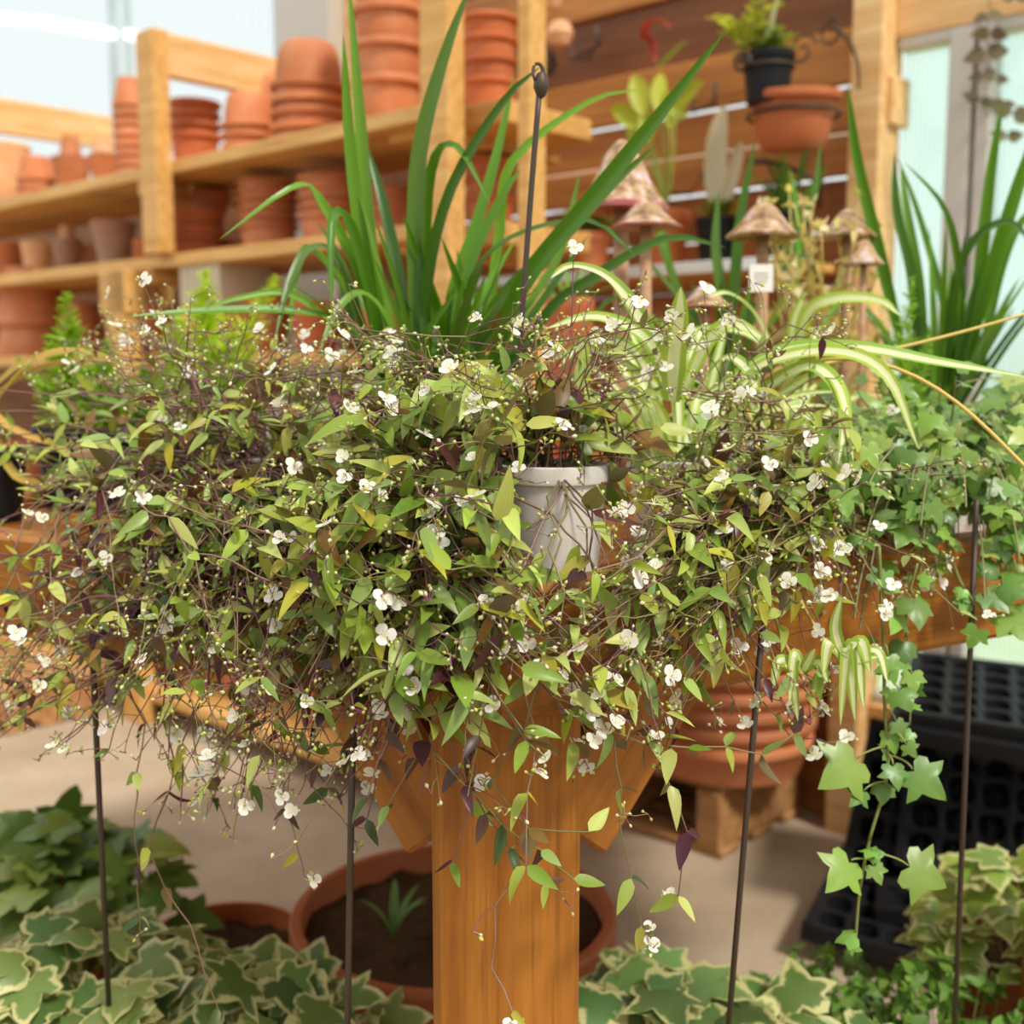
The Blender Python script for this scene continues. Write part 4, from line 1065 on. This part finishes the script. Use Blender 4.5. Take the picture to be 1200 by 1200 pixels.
# ---- spider plants
SPG = [(0.36, 0.52, 0.05), (0.27, 0.42, 0.05), (0.42, 0.55, 0.08)]
Y4 = 1.20; q = P(800, 470, Y4)
o = empty('spider_plant', (q[0], q[1], ZS), 'cream-striped spider plant with one upright blade behind the right flowers', 'potted plant')
nursery(o, q[0], q[1], ZS, 0.058, 0.095, 'white'); mb = MB()
for pts, Y, wd in [([(782, 460), (755, 385), (715, 330), (672, 313), (645, 326)], (1.12, 1.02), 0.0201), ([(788, 470), (790, 420), (796, 375), (798, 336)], (1.04, 1.0), 0.0236), ([(795, 470), (760, 400), (700, 372), (640, 385)], (1.12, 1.03), 0.0153), ([(800, 460), (830, 400), (860, 380), (900, 400)], (1.16, 1.1), 0.0165),
      ([(830, 470), (900, 425), (980, 412), (1040, 440), (1076, 525)], (1.14, 1.02), 0.0165), ([(820, 470), (910, 415), (1000, 408), (1100, 425), (1205, 442)], (1.14, 1.06), 0.0177), ([(890, 460), (945, 430), (978, 450), (990, 490), (982, 545)], (1.12, 1.0), 0.0177), ([(900, 470), (960, 440), (985, 460), (1000, 540)], (1.14, 1.0), 0.0142),
      ([(930, 480), (960, 500), (985, 550), (988, 612)], (1.08, .99), 0.0153), ([(775, 470), (740, 410), (690, 400), (655, 430)], (1.14, 1.05), 0.0153), ([(780, 460), (720, 420), (680, 410), (640, 425)], (1.13, 1.06), 0.0130), ([(815, 460), (850, 420), (880, 440), (890, 480)], (1.12, 1.02), 0.0142), ([(805, 465), (812, 420), (818, 400), (824, 380)], (1.16, 1.2), 0.0153)]:
    px_leaf(mb, pts, Y, wd, jit(random.choice(SPG), .12), .15, n=20)
strap_fill(mb, np.array([q[0], q[1], ZS + .09]), 34, 0.19, 0.014, 1.2, SPG, droop=.9)
mb.build('leaves', M['spider'], o)
mb = MB()
def pxtube(mb, pts, Y, r0, r1, col):
    y0, y1 = Y; m = len(pts); tube(mb, bez([P(a, b, y0 + (y1 - y0) * i / (m - 1)) for i, (a, b) in enumerate(pts)], 16), r0, r1, col, 5)
pxtube(mb, [(860, 470), (960, 380), (1090, 410), (1150, 500), (1215, 560)], (1.14, 1.0), .0022, .0017, (0.60, 0.42, 0.10))
pxtube(mb, [(900, 440), (1000, 420), (1100, 400), (1210, 365)], (1.16, 1.15), .0022, .0016, (0.58, 0.44, 0.12))
pxtube(mb, [(850, 480), (880, 440), (870, 640), (905, 740), (940, 790)], (1.12, .935), .0020, .0016, (0.56, 0.44, 0.12))
pxtube(mb, [(860, 480), (900, 440), (880, 640), (940, 720), (985, 775)], (1.12, .94), .0020, .0016, (0.58, 0.46, 0.14))
mb.build('runner', M['stem'], o)
mb = MB()
for c_, n_, tips in (((941, 788), 9, [(905, 808), (935, 845), (915, 780), (955, 760), (970, 800), (925, 825)]), ((990, 775), 9, [(986, 700), (1002, 845), (985, 850), (1030, 770), (1040, 800), (1012, 830), (965, 790), (1020, 790)])):
    for t in tips:
        mx = (c_[0] + (t[0] - c_[0]) * R(.45, .8) + (R(-10, 10) if abs(t[0] - c_[0]) < 12 else 0), min(c_[1], t[1]) - R(8, 24) if t[1] > c_[1] else (c_[1] + t[1]) / 2); px_leaf(mb, [c_, mx, t], (.94, .925), R(.009, .013), jit(random.choice(SPG), .15), .15)
mb.build('plantlet', M['spider'], o)
Y5 = 1.36; q = P(925, 440, Y5)
o = empty('spider_plant', (q[0], q[1], ZS), 'smaller cream-striped spider plant arching in front of the round toadstool', 'potted plant')
nursery(o, q[0], q[1], ZS, 0.06, 0.10, 'white'); mb = MB()
for pts, Y, wd in [([(915, 430), (885, 370), (855, 345), (830, 348)], (Y5, 1.25), .014), ([(925, 430), (930, 380), (942, 350), (945, 345)], (Y5, 1.3), .014), ([(930, 440), (945, 370), (980, 350), (1030, 352), (1055, 370)], (Y5, 1.25), .015), ([(920, 440), (950, 400), (955, 385), (958, 420)], (Y5, 1.25), .016), ([(925, 430), (870, 390), (810, 390), (780, 420)], (Y5, 1.2), .012)]:
    px_leaf(mb, pts, Y, wd, jit(random.choice(SPG), .12), .15, n=20)
strap_fill(mb, np.array([q[0], q[1], ZS + .09]), 26, 0.17, 0.011, 1.5, SPG, droop=.8)
mb.build('leaves', M['spider'], o)

# ---- foxtail ferns
def foxtail(mb, base, tip, rad, col, n=260):
    ax = tip - base; L = np.linalg.norm(ax); pts = bez([base, base + ax * .5 + rdir() * .01, tip], 10); tube(mb, pts, .0015, .0006, (.2, .3, .05), 3)
    for k in range(n):
        u = random.random() ** .85; p = base + ax * u; sd = unit(np.cross(ax, rdir()))
        put(mb, LANCES[0], p, unit(sd + unit(ax) * R(.5, 1.1)), rdir() + UP, rad * (1.15 - u ** 1.5) * R(.7, 1.2) + .004, jit(col, .25), .42)
def fern_plant(label, px, Y, plumes, col, pr=.07, ph=.11, pot='black'):
    q = P(px, 480, Y); o = empty('foxtail_fern', (q[0], q[1], ZS), label, 'potted plant'); nursery(o, q[0], q[1], ZS, pr, ph, pot); mb = MB()
    for tx, ty, rad in plumes: foxtail(mb, np.array([q[0] + R(-.02, .02), q[1] + R(-.02, .02), ZS + ph * .9]), P(tx, ty, Y + R(-.06, .06)), rad, col)
    mb.build('fronds', M['soft'], o); return o
fern_plant('foxtail fern with upright green plumes in a black pot at the far left table edge', 100, 1.56, [(78, 345, .040), (55, 395, .034), (128, 400, .034), (150, 440, .022), (20, 420, .02), (40, 445, .024), (105, 430, .028), (170, 460, .02)], (0.28, 0.48, 0.025))
fern_plant('pale lime foxtail fern behind the left flowers', 240, 1.75, [(240, 318, .060), (205, 370, .05), (275, 385, .035), (300, 400, .03), (190, 410, .03), (325, 325, .045), (250, 400, .04)], (0.52, 0.66, 0.05))
fern_plant('small foxtail fern beside the right strap-leaved plant', 1068, 1.40, [(1068, 325, .022), (1050, 390, .02), (1090, 395, .02), (1020, 400, .018)], (0.30, 0.50, 0.05), .055, .10)
fern_plant('dark green foxtail fern tucked left of the lime one', 170, 1.62, [(165, 430, .024), (200, 440, .024), (150, 470, .022), (225, 455, .022), (260, 440, .024), (300, 430, .022)], (0.18, 0.38, 0.03), .06)
# yellowing arching blades at far left
q = P(-20, 480, 1.42); o = empty('dried_grass_plant', (q[0], q[1], ZS), 'yellowing arching grass beside the far left fern', 'potted plant'); nursery(o, q[0], q[1], ZS, .05, .09, 'black'); mb = MB()
for pts in ([(-15, 460), (30, 425), (90, 412), (140, 422)], [(-15, 470), (40, 435), (110, 422), (190, 428)], [(-10, 480), (20, 440), (60, 412), (115, 412)], [(-20, 470), (10, 500), (60, 520), (120, 522)], [(-20, 480), (20, 560), (80, 560), (130, 580)]): px_leaf(mb, pts, (1.42, 1.3), .011, jit((.55, .38, .07), .15))
mb.build('leaves', M['soft'], o)

# ---- dried pale sprays before the right post
q = P(960, 420, 1.62); o = empty('dried_flower_plant', (q[0], q[1], ZS), 'pale yellow dried flower sprays standing before the right timber post', 'potted plant'); nursery(o, q[0], q[1], ZS, .06, .10, 'black'); mb = MB(); lf = MB()
for k in range(46):
    t = P(R(880, 1040), R(210, 400), 1.62 + R(-.12, .12)); b = np.array([q[0] + R(-.03, .03), q[1] + R(-.03, .03), ZS + .09]); pts = bez([b, (b + t) / 2 + rdir() * .03, t], 8); c = jit((.62, .46, .14), .2)
    tube(mb, pts, .0016, .0010, c, 4)
    for i in range(3, 8):
        for _ in range(3): put(lf, LANCES[1], pts[i], unit(rdir() + UP * .4), rdir(), R(.010, .022), jit(random.choice([(.66, .54, .20), (.70, .60, .34), (.55, .45, .12)]), .2), 1.3)
mb.build('stems', M['stem'], o); tag(lf.build('dried_flowers', M['soft'], o), kind='stuff')

# ---- toadstool ornaments
mc, nt, out = newmat('speckled_glaze'); c = ramp(nt, noise(nt, 55, 5), [(0.36, s2l((112, 80, 48))), (0.54, s2l((178, 142, 96))), (0.70, s2l((206, 192, 208)))]); principled(nt, out, c, 0.25, 0.6); M['glaze'] = mc
mc, nt, out = newmat('pink_glaze'); c = ramp(nt, noise(nt, 30, 4), [(0.4, s2l((176, 84, 82))), (0.6, s2l((220, 150, 150)))]); principled(nt, out, c, 0.25, 0.6); M['pinkglaze'] = mc
M['stake'] = mat_wood('stake_wood', s2l((196, 156, 120)), s2l((160, 120, 88)), 2, .7)
def toadstool(px, py_apex, py_brim, wpx, Y, label, rim='glaze', pointy=1.0, tagat=None, rot=0.0):
    c = P(px, py_brim, Y); r = wpx / 2 * Y / F; h = (py_brim - py_apex) * Y / F
    o = empty('toadstool_ornament', (c[0], c[1], ZS), label, 'ornament'); mb = MB()
    pr = [(.001, h), (r * .10, h * .985), (r * .22, h * .92), (r * .38, h * .76), (r * .54, h * .52), (r * .70, h * .28), (r * .86, h * .11), (r * .96, h * .02), (r, -h * .02), (r * .97, -h * .07), (r * .6, -h * .02), (r * .15, h * .05), (.002, h * .06)]
    lathe(mb, pr, 36, at=c, flute=lambda a, z: 0.05 * math.sin(3 * a + 1) + .02 * math.sin(7 * a)); mb.build('cap', M['glaze'], o)
    mb = MB(); lathe(mb, [(r * .955, h * .012), (r * 1.01, -h * .02), (r * .985, -h * .10), (r * .94, -h * .08)], 36, at=c, flute=lambda a, z: 0.05 * math.sin(3 * a + 1) + .02 * math.sin(7 * a)); mb.build('cap_rim', M[rim], o)
    mb = MB(); tube(mb, [c + UP * h * .05, c * [1, 1, 0] + [0.002, 0, (c[2] + ZS) / 2], np.array([c[0], c[1], ZS])], r * .17, r * .15, (1, 1, 1), 12); mb.build('stem', M['stake'], o)
    if tagat:
        t = P(tagat[0], tagat[1], Y - .03); mb = MB(); box(mb, (.030, .0015, .034), t); g = mb.build('price_tag', M['white'], o, smooth=False)
        mb2 = MB()
        for i in range(3): box(mb2, (.018 - .004 * (i == 2), .0008, .0022), t + np.array([0, -.0012, .006 - .005 * i]))
        b = mb2.build('tag_print', M['alu'], None, smooth=False); b.parent = g; b.data.transform(Matrix.Translation(-o.location))
toadstool(728, 168, 240, 104, 1.55, 'tall conical speckled toadstool ornament with a pink rim', 'pinkglaze')
toadstool(757, 236, 264, 80, 1.47, 'small pink-edged toadstool ornament just under the conical one', 'pinkglaze')
toadstool(894, 238, 275, 84, 1.50, 'tan toadstool ornament on a stake with a white price tag', 'glaze', tagat=(892, 326))
toadstool(993, 246, 276, 66, 1.58, 'pale toadstool ornament among the dried sprays', 'glaze')
toadstool(1012, 282, 308, 46, 1.52, 'smallest toadstool ornament, below the pale one in dried sprays', 'glaze')
toadstool(826, 334, 358, 62, 1.40, 'low pink toadstool ornament showing behind the upright striped blade', 'pinkglaze')

# ---- plants standing behind, before the plank wall
def rear_pot(px, py_rim, wpx, Y, label, mat, kind='pot', cat='potted plant', h=.12):
    c = P(px, py_rim, Y); r = wpx / 2 * Y / F
    o = empty('rear_potted_plant', (c[0], c[1], c[2] - h), label, cat); mb = MB(); lathe(mb, pot_profile(r, h, kind), 30, at=c - UP * h); mb.build('pot', M[mat], o)
    mb = MB(); lathe(mb, [(.002, h * .9), (r * .8, h * .88)], 16, at=c - UP * h); mb.build('soil', M['soil'], o); return o, c, r
# a narrow plank shelf on the wall carries them
sa, sb2 = on_wall(640, 262, CW - .02), on_wall(990, 262, CW - .02)
ZW = 1.275
sh = empty('wall_shelf', tuple((sa + sb2) / 2 * [1, 1, 0] + UP * ZW), 'narrow pale-edged shelf on the plank wall holding small pots', 'shelf')
wbeam('board', sa * [1, 1, 0], sb2 * [1, 1, 0], ZW - 0.02, ZW, 0.26, M['pine'], None, -0.13, sh)
wbeam('edging', sa * [1, 1, 0], sb2 * [1, 1, 0], ZW - 0.022, ZW + 0.004, 0.012, M['steel'], None, -0.266, sh)
def rear(px, c, r, h, label, mat, kind='pot'):
    p = on_wall(px, 240, c); o = empty('wall_shelf_plant', (p[0], p[1], ZW), label, 'potted plant'); b = np.array([p[0], p[1], ZW])
    mb = MB(); lathe(mb, pot_profile(r, h, kind), 30, at=b); mb.build('pot', M[mat], o)
    mb = MB(); lathe(mb, [(.002, h * .9), (r * .85, h * .88)], 16, at=b); mb.build('soil', M['soil'], o); return o, b + UP * h
o, t = rear(780, 2.22, .058, .13, 'broad yellow-green leaved plant in a red-brown pot before the planks', 'terrad'); mb = MB(); sm = MB()
for px, py, bx, by, wd in ((742, 88, 755, 135, .050), (775, 86, 770, 130, .036), (805, 138, 775, 120, .050), (825, 96, 790, 125, .040), (715, 128, 750, 150, .045), (760, 130, 758, 165, .045), (800, 100, 785, 150, .04), (735, 150, 752, 175, .035)):
    e = on_wall(px, py, 2.22 + R(-.05, .05)); m_ = on_wall(bx, by, 2.2); tube(sm, bez([t, (t + m_) / 2 + WD * .02, m_], 6), .003, .002, (.32, .38, .06), 5)
    ribbon(mb, bez([m_, (m_ + e) / 2 + UP * .02, e], 9), wd, jit((.46, .52, .04), .15), fold=.2, shape='lance', up=unit(CAM - m_))
sm.build('stems', M['stem'], o); mb.build('leaves', M['soft'], o)
o, t = rear(842, 2.2, .050, .10, 'mossy plant with a pale spike in a black pot before the planks', 'black', 'nursery'); mb = MB()
fern_leaves(mb, t, 60, .07, (.36, .40, .05), .8, .2); ribbon(mb, bez([t, on_wall(832, 170, 2.2), on_wall(850, 122, 2.2)], 9), .05, (.66, .62, .46), up=unit(CAM - t)); ribbon(mb, bez([t, on_wall(865, 190, 2.2), on_wall(868, 165, 2.2)], 9), .03, (.66, .60, .46), up=unit(CAM - t)); mb.build('leaves', M['soft'], o)
o, t = rear(690, 2.24, .055, .10, 'low red-flecked green plant in a clay pot nearest the timber post', 'terra'); mb = MB(); fern_leaves(mb, t, 40, .12, (.20, .34, .05), .9, .3)
for k in range(12): put(mb, LANCES[1], t + rdir() * .06 + UP * .07, rdir(), UP, .04, (.45, .06, .05), 1.3)
mb.build('leaves', M['soft'], o)
o, t = rear(925, 2.22, .05, .10, 'dark-potted grassy plant at the right end of the wall shelf', 'black', 'nursery'); mb = MB(); strap_fill(mb, t, 24, .16, .012, .9); mb.build('leaves', M['strap'], o)
q = P(668, 330, 1.88); o = empty('potted_seedling', (q[0], q[1], ZS), 'tall red clay pot standing on the table behind the hooked stake', 'potted plant'); mb = MB(); lathe(mb, pot_profile(.040, .30, 'tall'), 30, at=(q[0], q[1], ZS)); mb.build('pot', M['terrad'], o); mb = MB(); strap_fill(mb, np.array([q[0], q[1], ZS + .29]), 20, .10, .008, 1.2); mb.build('leaves', M['strap'], o)
# weathered box planter
q = P(372, 470, 1.62); o = empty('box_planter', (q[0], q[1], ZS), 'grey weathered wooden box planter behind the left flowers', 'planter'); o.rotation_euler = (0, 0, .2)
gw = mat_wood('weathered_grey_wood', s2l((186, 178, 164)), s2l((136, 128, 114)), 1.5, .8)
def pc2(nm, size, at):
    mb = MB(); box(mb, size); b = mb.build(nm, gw, smooth=False); b.parent = o; b.location = at
for s_ in (-1, 1): pc2('side_board', (.17, .014, .14), (0, s_ * .068, .071)); pc2('end_board', (.014, .12, .14), (s_ * .078, 0, .071))
mb = MB(); box(mb, (.14, .12, .01), (0, 0, .11)); b = mb.build('soil', M['soil'], smooth=False); b.parent = o
mb = MB(); fern_leaves(mb, np.array([q[0], q[1], ZS + .12]), 40, .10, (.30, .42, .06), .9, .2); mb.build('leaves', M['soft'], o)
for g in ('leaves',): bpy.data.objects[mb and o.children[-1].name].rotation_euler = (0, 0, 0)

# ---- stakes
def stake(pts, rad, label, hook=None, knob=False):
    pts = [np.asarray(p, float) for p in pts]; b = pts[-1]
    o = empty('plant_stake', tuple(b), label, 'stake'); mb = MB(); tube(mb, bez(pts, 12) if len(pts) > 2 else pts, rad, rad, (1, 1, 1), 8); mb.build('rod', M['iron'], o)
    if hook: mb = MB(); tube(mb, bez(hook, 14), rad * .8, rad * .5, (1, 1, 1), 8); mb.build('hook', M['iron'], o)
    if knob is not False:
        mb = MB(); c = np.asarray(knob); lathe(mb, [(.0005, -.012), (.004, -.009), (.0068, -.002), (.0065, .004), (.004, .010), (.0005, .012)], 16, at=c); mb.build('finial', M['iron'], o)
    return o
def down(a, b, z):
    d = b - a; return b + d * ((z - b[2]) / d[2])
Ys = 1.06; a, b = P(632, 108, Ys), P(608, 440, Ys)
stake([a, (a + b) / 2 + np.array([-.002, 0, 0]), down(a, b, ZS + .06)], .0026, 'tall dark iron stake with a small hooked top behind the white pot', [a, P(640, 88, Ys), P(641, 66, Ys), P(622, 66, Ys), P(622, 84, Ys - .004), P(627, 94, Ys - .004)], P(634, 100, Ys))
for (ax, ay, bx, by, off, lab) in ((1141, 668, 1120, 1170, -.045, 'slim dark stake before the right table board, nearest the right edge'), (893, 740, 857, 1165, -.05, 'slim dark stake leaning before the stacked terracotta bowls'),
                                   (413, 880, 407, 1200, -.05, 'slim dark stake in front of the wide soil pot'), (110, 800, 123, 1080, -.05, 'slim dark stake rising from the ivy at far left')):
    Y_ = edgeY(ax, 800, off); a, b = P(ax, ay, Y_), P(bx, by, Y_ + .06)
    e = down(a, b, .30); t = a + UP * .10
    stake([a - (e - a) * .12, e], .0028, lab)

# ---- ivies
IG = [(0.13, 0.24, 0.035), (0.18, 0.30, 0.045), (0.09, 0.17, 0.03), (0.24, 0.34, 0.08), (0.12, 0.21, 0.05)]
IV = [(0.13, 0.22, 0.05), (0.19, 0.28, 0.07), (0.09, 0.17, 0.04), (0.26, 0.34, 0.09)]
def ivy_mound(label, x, y, ztop, rad, n, size, mat, cols, potr, poth, dome=.10, elong=1.0):
    o = empty('ivy_plant', (x, y, 0), label, 'potted plant'); mb = MB(); lathe(mb, pot_profile(potr, poth, 'pot'), 40, at=(x, y, 0)); mb.build('pot', M['terrad'], o)
    mb = MB(); lathe(mb, [(.002, poth * .93), (potr * .9, poth * .9)], 20, at=(x, y, 0)); mb.build('soil', M['soil'], o)
    lf, st = MB(), MB()
    for k in range(n):
        a = R(0, 2 * PI); rr = math.sqrt(random.random()) * rad; u = rr / rad; dx, dy = math.cos(a) * rr * elong, math.sin(a) * rr
        p = np.array([x + dx, y + dy, ztop - dome * u * u + R(-.045, .012)])
        rad_ = unit(np.array([dx, dy, 0.0]) + rng.normal(size=3) * [.08, .08, .0])
        d = unit(rad_ * R(.3, 1.1) + np.array([R(-.5, .5), R(-.9, .0), R(-.45, .25)])); nrm = unit(UP * 1.0 + rad_ * .5 * u + np.array([0, -.35, 0]) + rdir() * .45)
        put(lf, random.choice(IVY), p, d, nrm, R(*size), jit(random.choice(cols), .2), R(.9, 1.1))
        b = np.array([x + dx * .55, y + dy * .55, poth - .02]); tube(st, bez([b, (b + p) / 2 + rad_ * .02, p - d * .006], 5), .0012, .0009, jit((.26, .16, .07)), 3, False)
    st.build('stems', M['stem'], o); lf.build('leaves', M[mat], o); return o
ivy_mound('cream-edged ivy in the front left corner below the table', circ(60, 1.22), 1.20, .42, .21, 210, (.050, .074), 'ivyv', IV, .12, .28)
ivy_mound('cream-edged ivy left of the wide soil pot, under the flower tips', circ(262, 1.20), 1.18, .385, .16, 130, (.052, .074), 'ivyv', IV, .10, .27)
ivy_mound('plain green ivy behind the cream-edged ivy at far left', circ(40, 1.56), 1.58, .40, .17, 100, (.062, .086), 'ivy', [(.15, .24, .04), (.10, .18, .03), (.24, .32, .06)], .11, .28)
ivy_mound('small yellow-green ivy at the foot of the table leg', circ(450, 1.10), 1.10, .285, .07, 26, (.032, .046), 'ivyv', [(.34, .44, .07), (.26, .40, .06)], .05, .18, .05)
ivy_mound('cream-edged ivy just right of the table leg', circ(770, 1.20), 1.20, .375, .16, 120, (.062, .086), 'ivyv', [(.14, .25, .07), (.18, .29, .09), (.11, .20, .06)], .10, .27)
ivy_mound('cream-edged ivy between the two right-hand stakes', circ(955, 1.16), 1.15, .345, .16, 135, (.054, .078), 'ivyv', IV, .10, .26)
ivy_mound('yellow-edged ivy at the right frame edge before the trays', circ(1205, 1.42), 1.42, .42, .12, 80, (.046, .064), 'ivyv', [(.24, .36, .06), (.34, .42, .07)], .09, .30)
# fine-leaved green plants
def fine_plant(label, px, Y, ztop, rad, n, col):
    x, y = circ(px, Y), Y; o = empty('bushy_herb', (x, y, 0), label, 'potted plant'); mb = MB(); lathe(mb, pot_profile(.09, ztop - .11, 'pot'), 32, at=(x, y, 0)); mb.build('pot', M['terrad'], o); lf, st = MB(), MB()
    for k in range(n):
        a = R(0, 2 * PI); rr = math.sqrt(random.random()) * rad; p = np.array([x + math.cos(a) * rr, y + math.sin(a) * rr, ztop - .10 * (rr / rad) ** 2 + R(-.08, .015)]); b = np.array([x + math.cos(a) * rr * .5, y + math.sin(a) * rr * .5, ztop - .13])
        tube(st, bez([b, (b + p) / 2, p], 5), .0011, .0008, (.16, .24, .05), 3, False)
        for j in range(6): put(lf, LANCES[1], p + rdir() * .006, unit(rdir() + UP * .2), unit(UP + rdir() * .5 + np.array([0, -.3, 0])), R(.014, .026), jit(col, .25), 1.25)
    st.build('stems', M['stem'], o); lf.build('leaves', M['soft'], o)
fine_plant('bright green bushy herb in the bottom right corner', 1140, 1.26, .345, .15, 150, (.16, .30, .045))
fine_plant('low green herb behind the cream-edged ivy, left of the right stake', 985, 1.42, .29, .12, 90, (.15, .27, .045))
# ivy on the table
ip = on_table(1105, .16)
o = empty('table_ivy', (ip[0], ip[1], ZS), 'green ivy on the right table edge, one long strand trailing to the floor plants', 'potted plant'); nursery(o, ip[0], ip[1], ZS + .001, .06, .105, 'white')
lf, st = MB(), MB(); top = np.array([ip[0], ip[1], ZS + .10])
def ivy_leaf(p, size, cols=IG, d=None, nrm=None):
    d = unit(np.array([R(-.8, .8), R(-.8, .1), R(-1.0, .25)])) if d is None else d
    nrm = unit(np.array([R(-.4, .4), R(-.9, -.2), R(.4, 1.1)])) if nrm is None else nrm
    put(lf, random.choice(IVY), p, d, nrm, size, jit(random.choice(cols), .2), R(.9, 1.15))
for b in [(950, 1130, 440, 560, -.03, .20, 3), (1040, 1215, 440, 600, -.04, .18, 3.5), (940, 1080, 540, 665, -.06, .06, 3), (1060, 1215, 560, 690, -.07, .06, 3), (1150, 1215, 640, 740, -.08, -.03, .9), (1000, 1080, 650, 740, -.06, -.03, .5)]:
    for k in range(int(b[6] * 9)):
        T = P(R(b[0], b[1]), R(b[2], b[3]), edgeY((b[0] + b[1]) / 2, 600, R(b[4], b[5]))); hor = (T - top) * [1, 1, 0]
        pts = bez([top, top + hor * .3 + UP * R(.01, .06), top + hor * .85 + UP * (.02 if T[2] > top[2] - .05 else 0), T], 14); tube(st, pts, .0013, .0009, jit((.22, .20, .08)), 4, False)
        for i in range(4, 14):
            if random.random() < .62: ivy_leaf(pts[i] + rdir() * .014, R(.016, .028))
def ivy_strand(pts2, Y, leaves, small=10, thick=.0018):
    pts = np.array([P(a, b, Y) for a, b in pts2]); fine = bez(pts, 40) if len(pts) < 4 else np.vstack([np.array([0.5 * (2 * q1 + (q2 - q0) * t + (2 * q0 - 5 * q1 + 4 * q2 - q3) * t * t + (3 * q1 - q0 - 3 * q2 + q3) * t ** 3) for t in np.linspace(0, 1, 8)]) for q0, q1, q2, q3 in zip(np.vstack([2 * pts[0] - pts[1], pts[:-2]]), pts[:-1], pts[1:], np.vstack([pts[2:], 2 * pts[-1] - pts[-2]]))])
    tube(st, fine, thick, thick * .8, (.20, .22, .06), 5)
    for lx, ly, size in leaves:
        p = P(lx, ly, Y - R(0, .02)); k = np.argmin(np.linalg.norm(fine - p, axis=1)); k = max(0, k - 2); d = unit((p - fine[k]) * [1, 1, .5] + np.array([0, -.004, -.018]))
        tube(st, bez([fine[k], (fine[k] + p) / 2 + UP * .008, p - d * size * .45], 6), .0010, .0008, (.26, .30, .08), 4); ivy_leaf(p - d * size * .45, size, IG[:3], d, unit(np.array([R(-.3, .3), -1, R(.1, .5)])))
    for k in range(small): i = random.randrange(len(fine)); ivy_leaf(fine[i] + rdir() * .006, R(.012, .022), [(.16, .32, .06), (.12, .26, .05)])
Yv = edgeY(1040, 800, -.05)
ivy_strand([(1030, 640), (1035, 740), (1037, 830), (1040, 905), (1020, 980), (1008, 1040), (1002, 1110)], Yv, [(985, 905, .046), (1088, 918, .040), (985, 1025, .040), (1086, 1026, .042), (1046, 870, .022), (1005, 935, .022), (1035, 930, .020), (1068, 880, .016), (1060, 820, .022), (1055, 855, .018), (1045, 785, .026), (1028, 1025, .018), (1050, 910, .024)], 10)
ivy_strand([(1110, 640), (1130, 690), (1165, 725), (1215, 745)], edgeY(1150, 700, -.05), [(1168, 705, .028), (1195, 735, .040), (1190, 690, .03)], 6)
ivy_strand([(1075, 660), (1062, 720), (1068, 800), (1066, 850)], edgeY(1070, 700, -.05), [(1075, 715, .034), (1058, 765, .026), (1070, 800, .020), (1050, 730, .024)], 5, .0012)
st.build('stems', M['stem'], o); lf.build('leaves', M['ivy'], o)
ip = on_table(1275, .2); o = empty('table_ivy', (ip[0], ip[1], ZS), 'second green ivy at the right frame edge behind the trailing one', 'potted plant'); nursery(o, ip[0], ip[1], ZS + .001, .06, .10, 'white'); lf, st = MB(), MB(); top = np.array([ip[0], ip[1], ZS + .10])
for k in range(26):
    T = P(R(1120, 1250), R(440, 620), edgeY(1200, 600, R(0, .2))); pts = bez([top, (top + T) / 2 + UP * .07, T], 12); tube(st, pts, .0013, .0009, (.22, .2, .08), 4, False)
    for i in range(4, 12):
        if random.random() < .6: ivy_leaf(pts[i] + rdir() * .012, R(.022, .034))
st.build('stems', M['stem'], o); lf.build('leaves', M['ivy'], o)
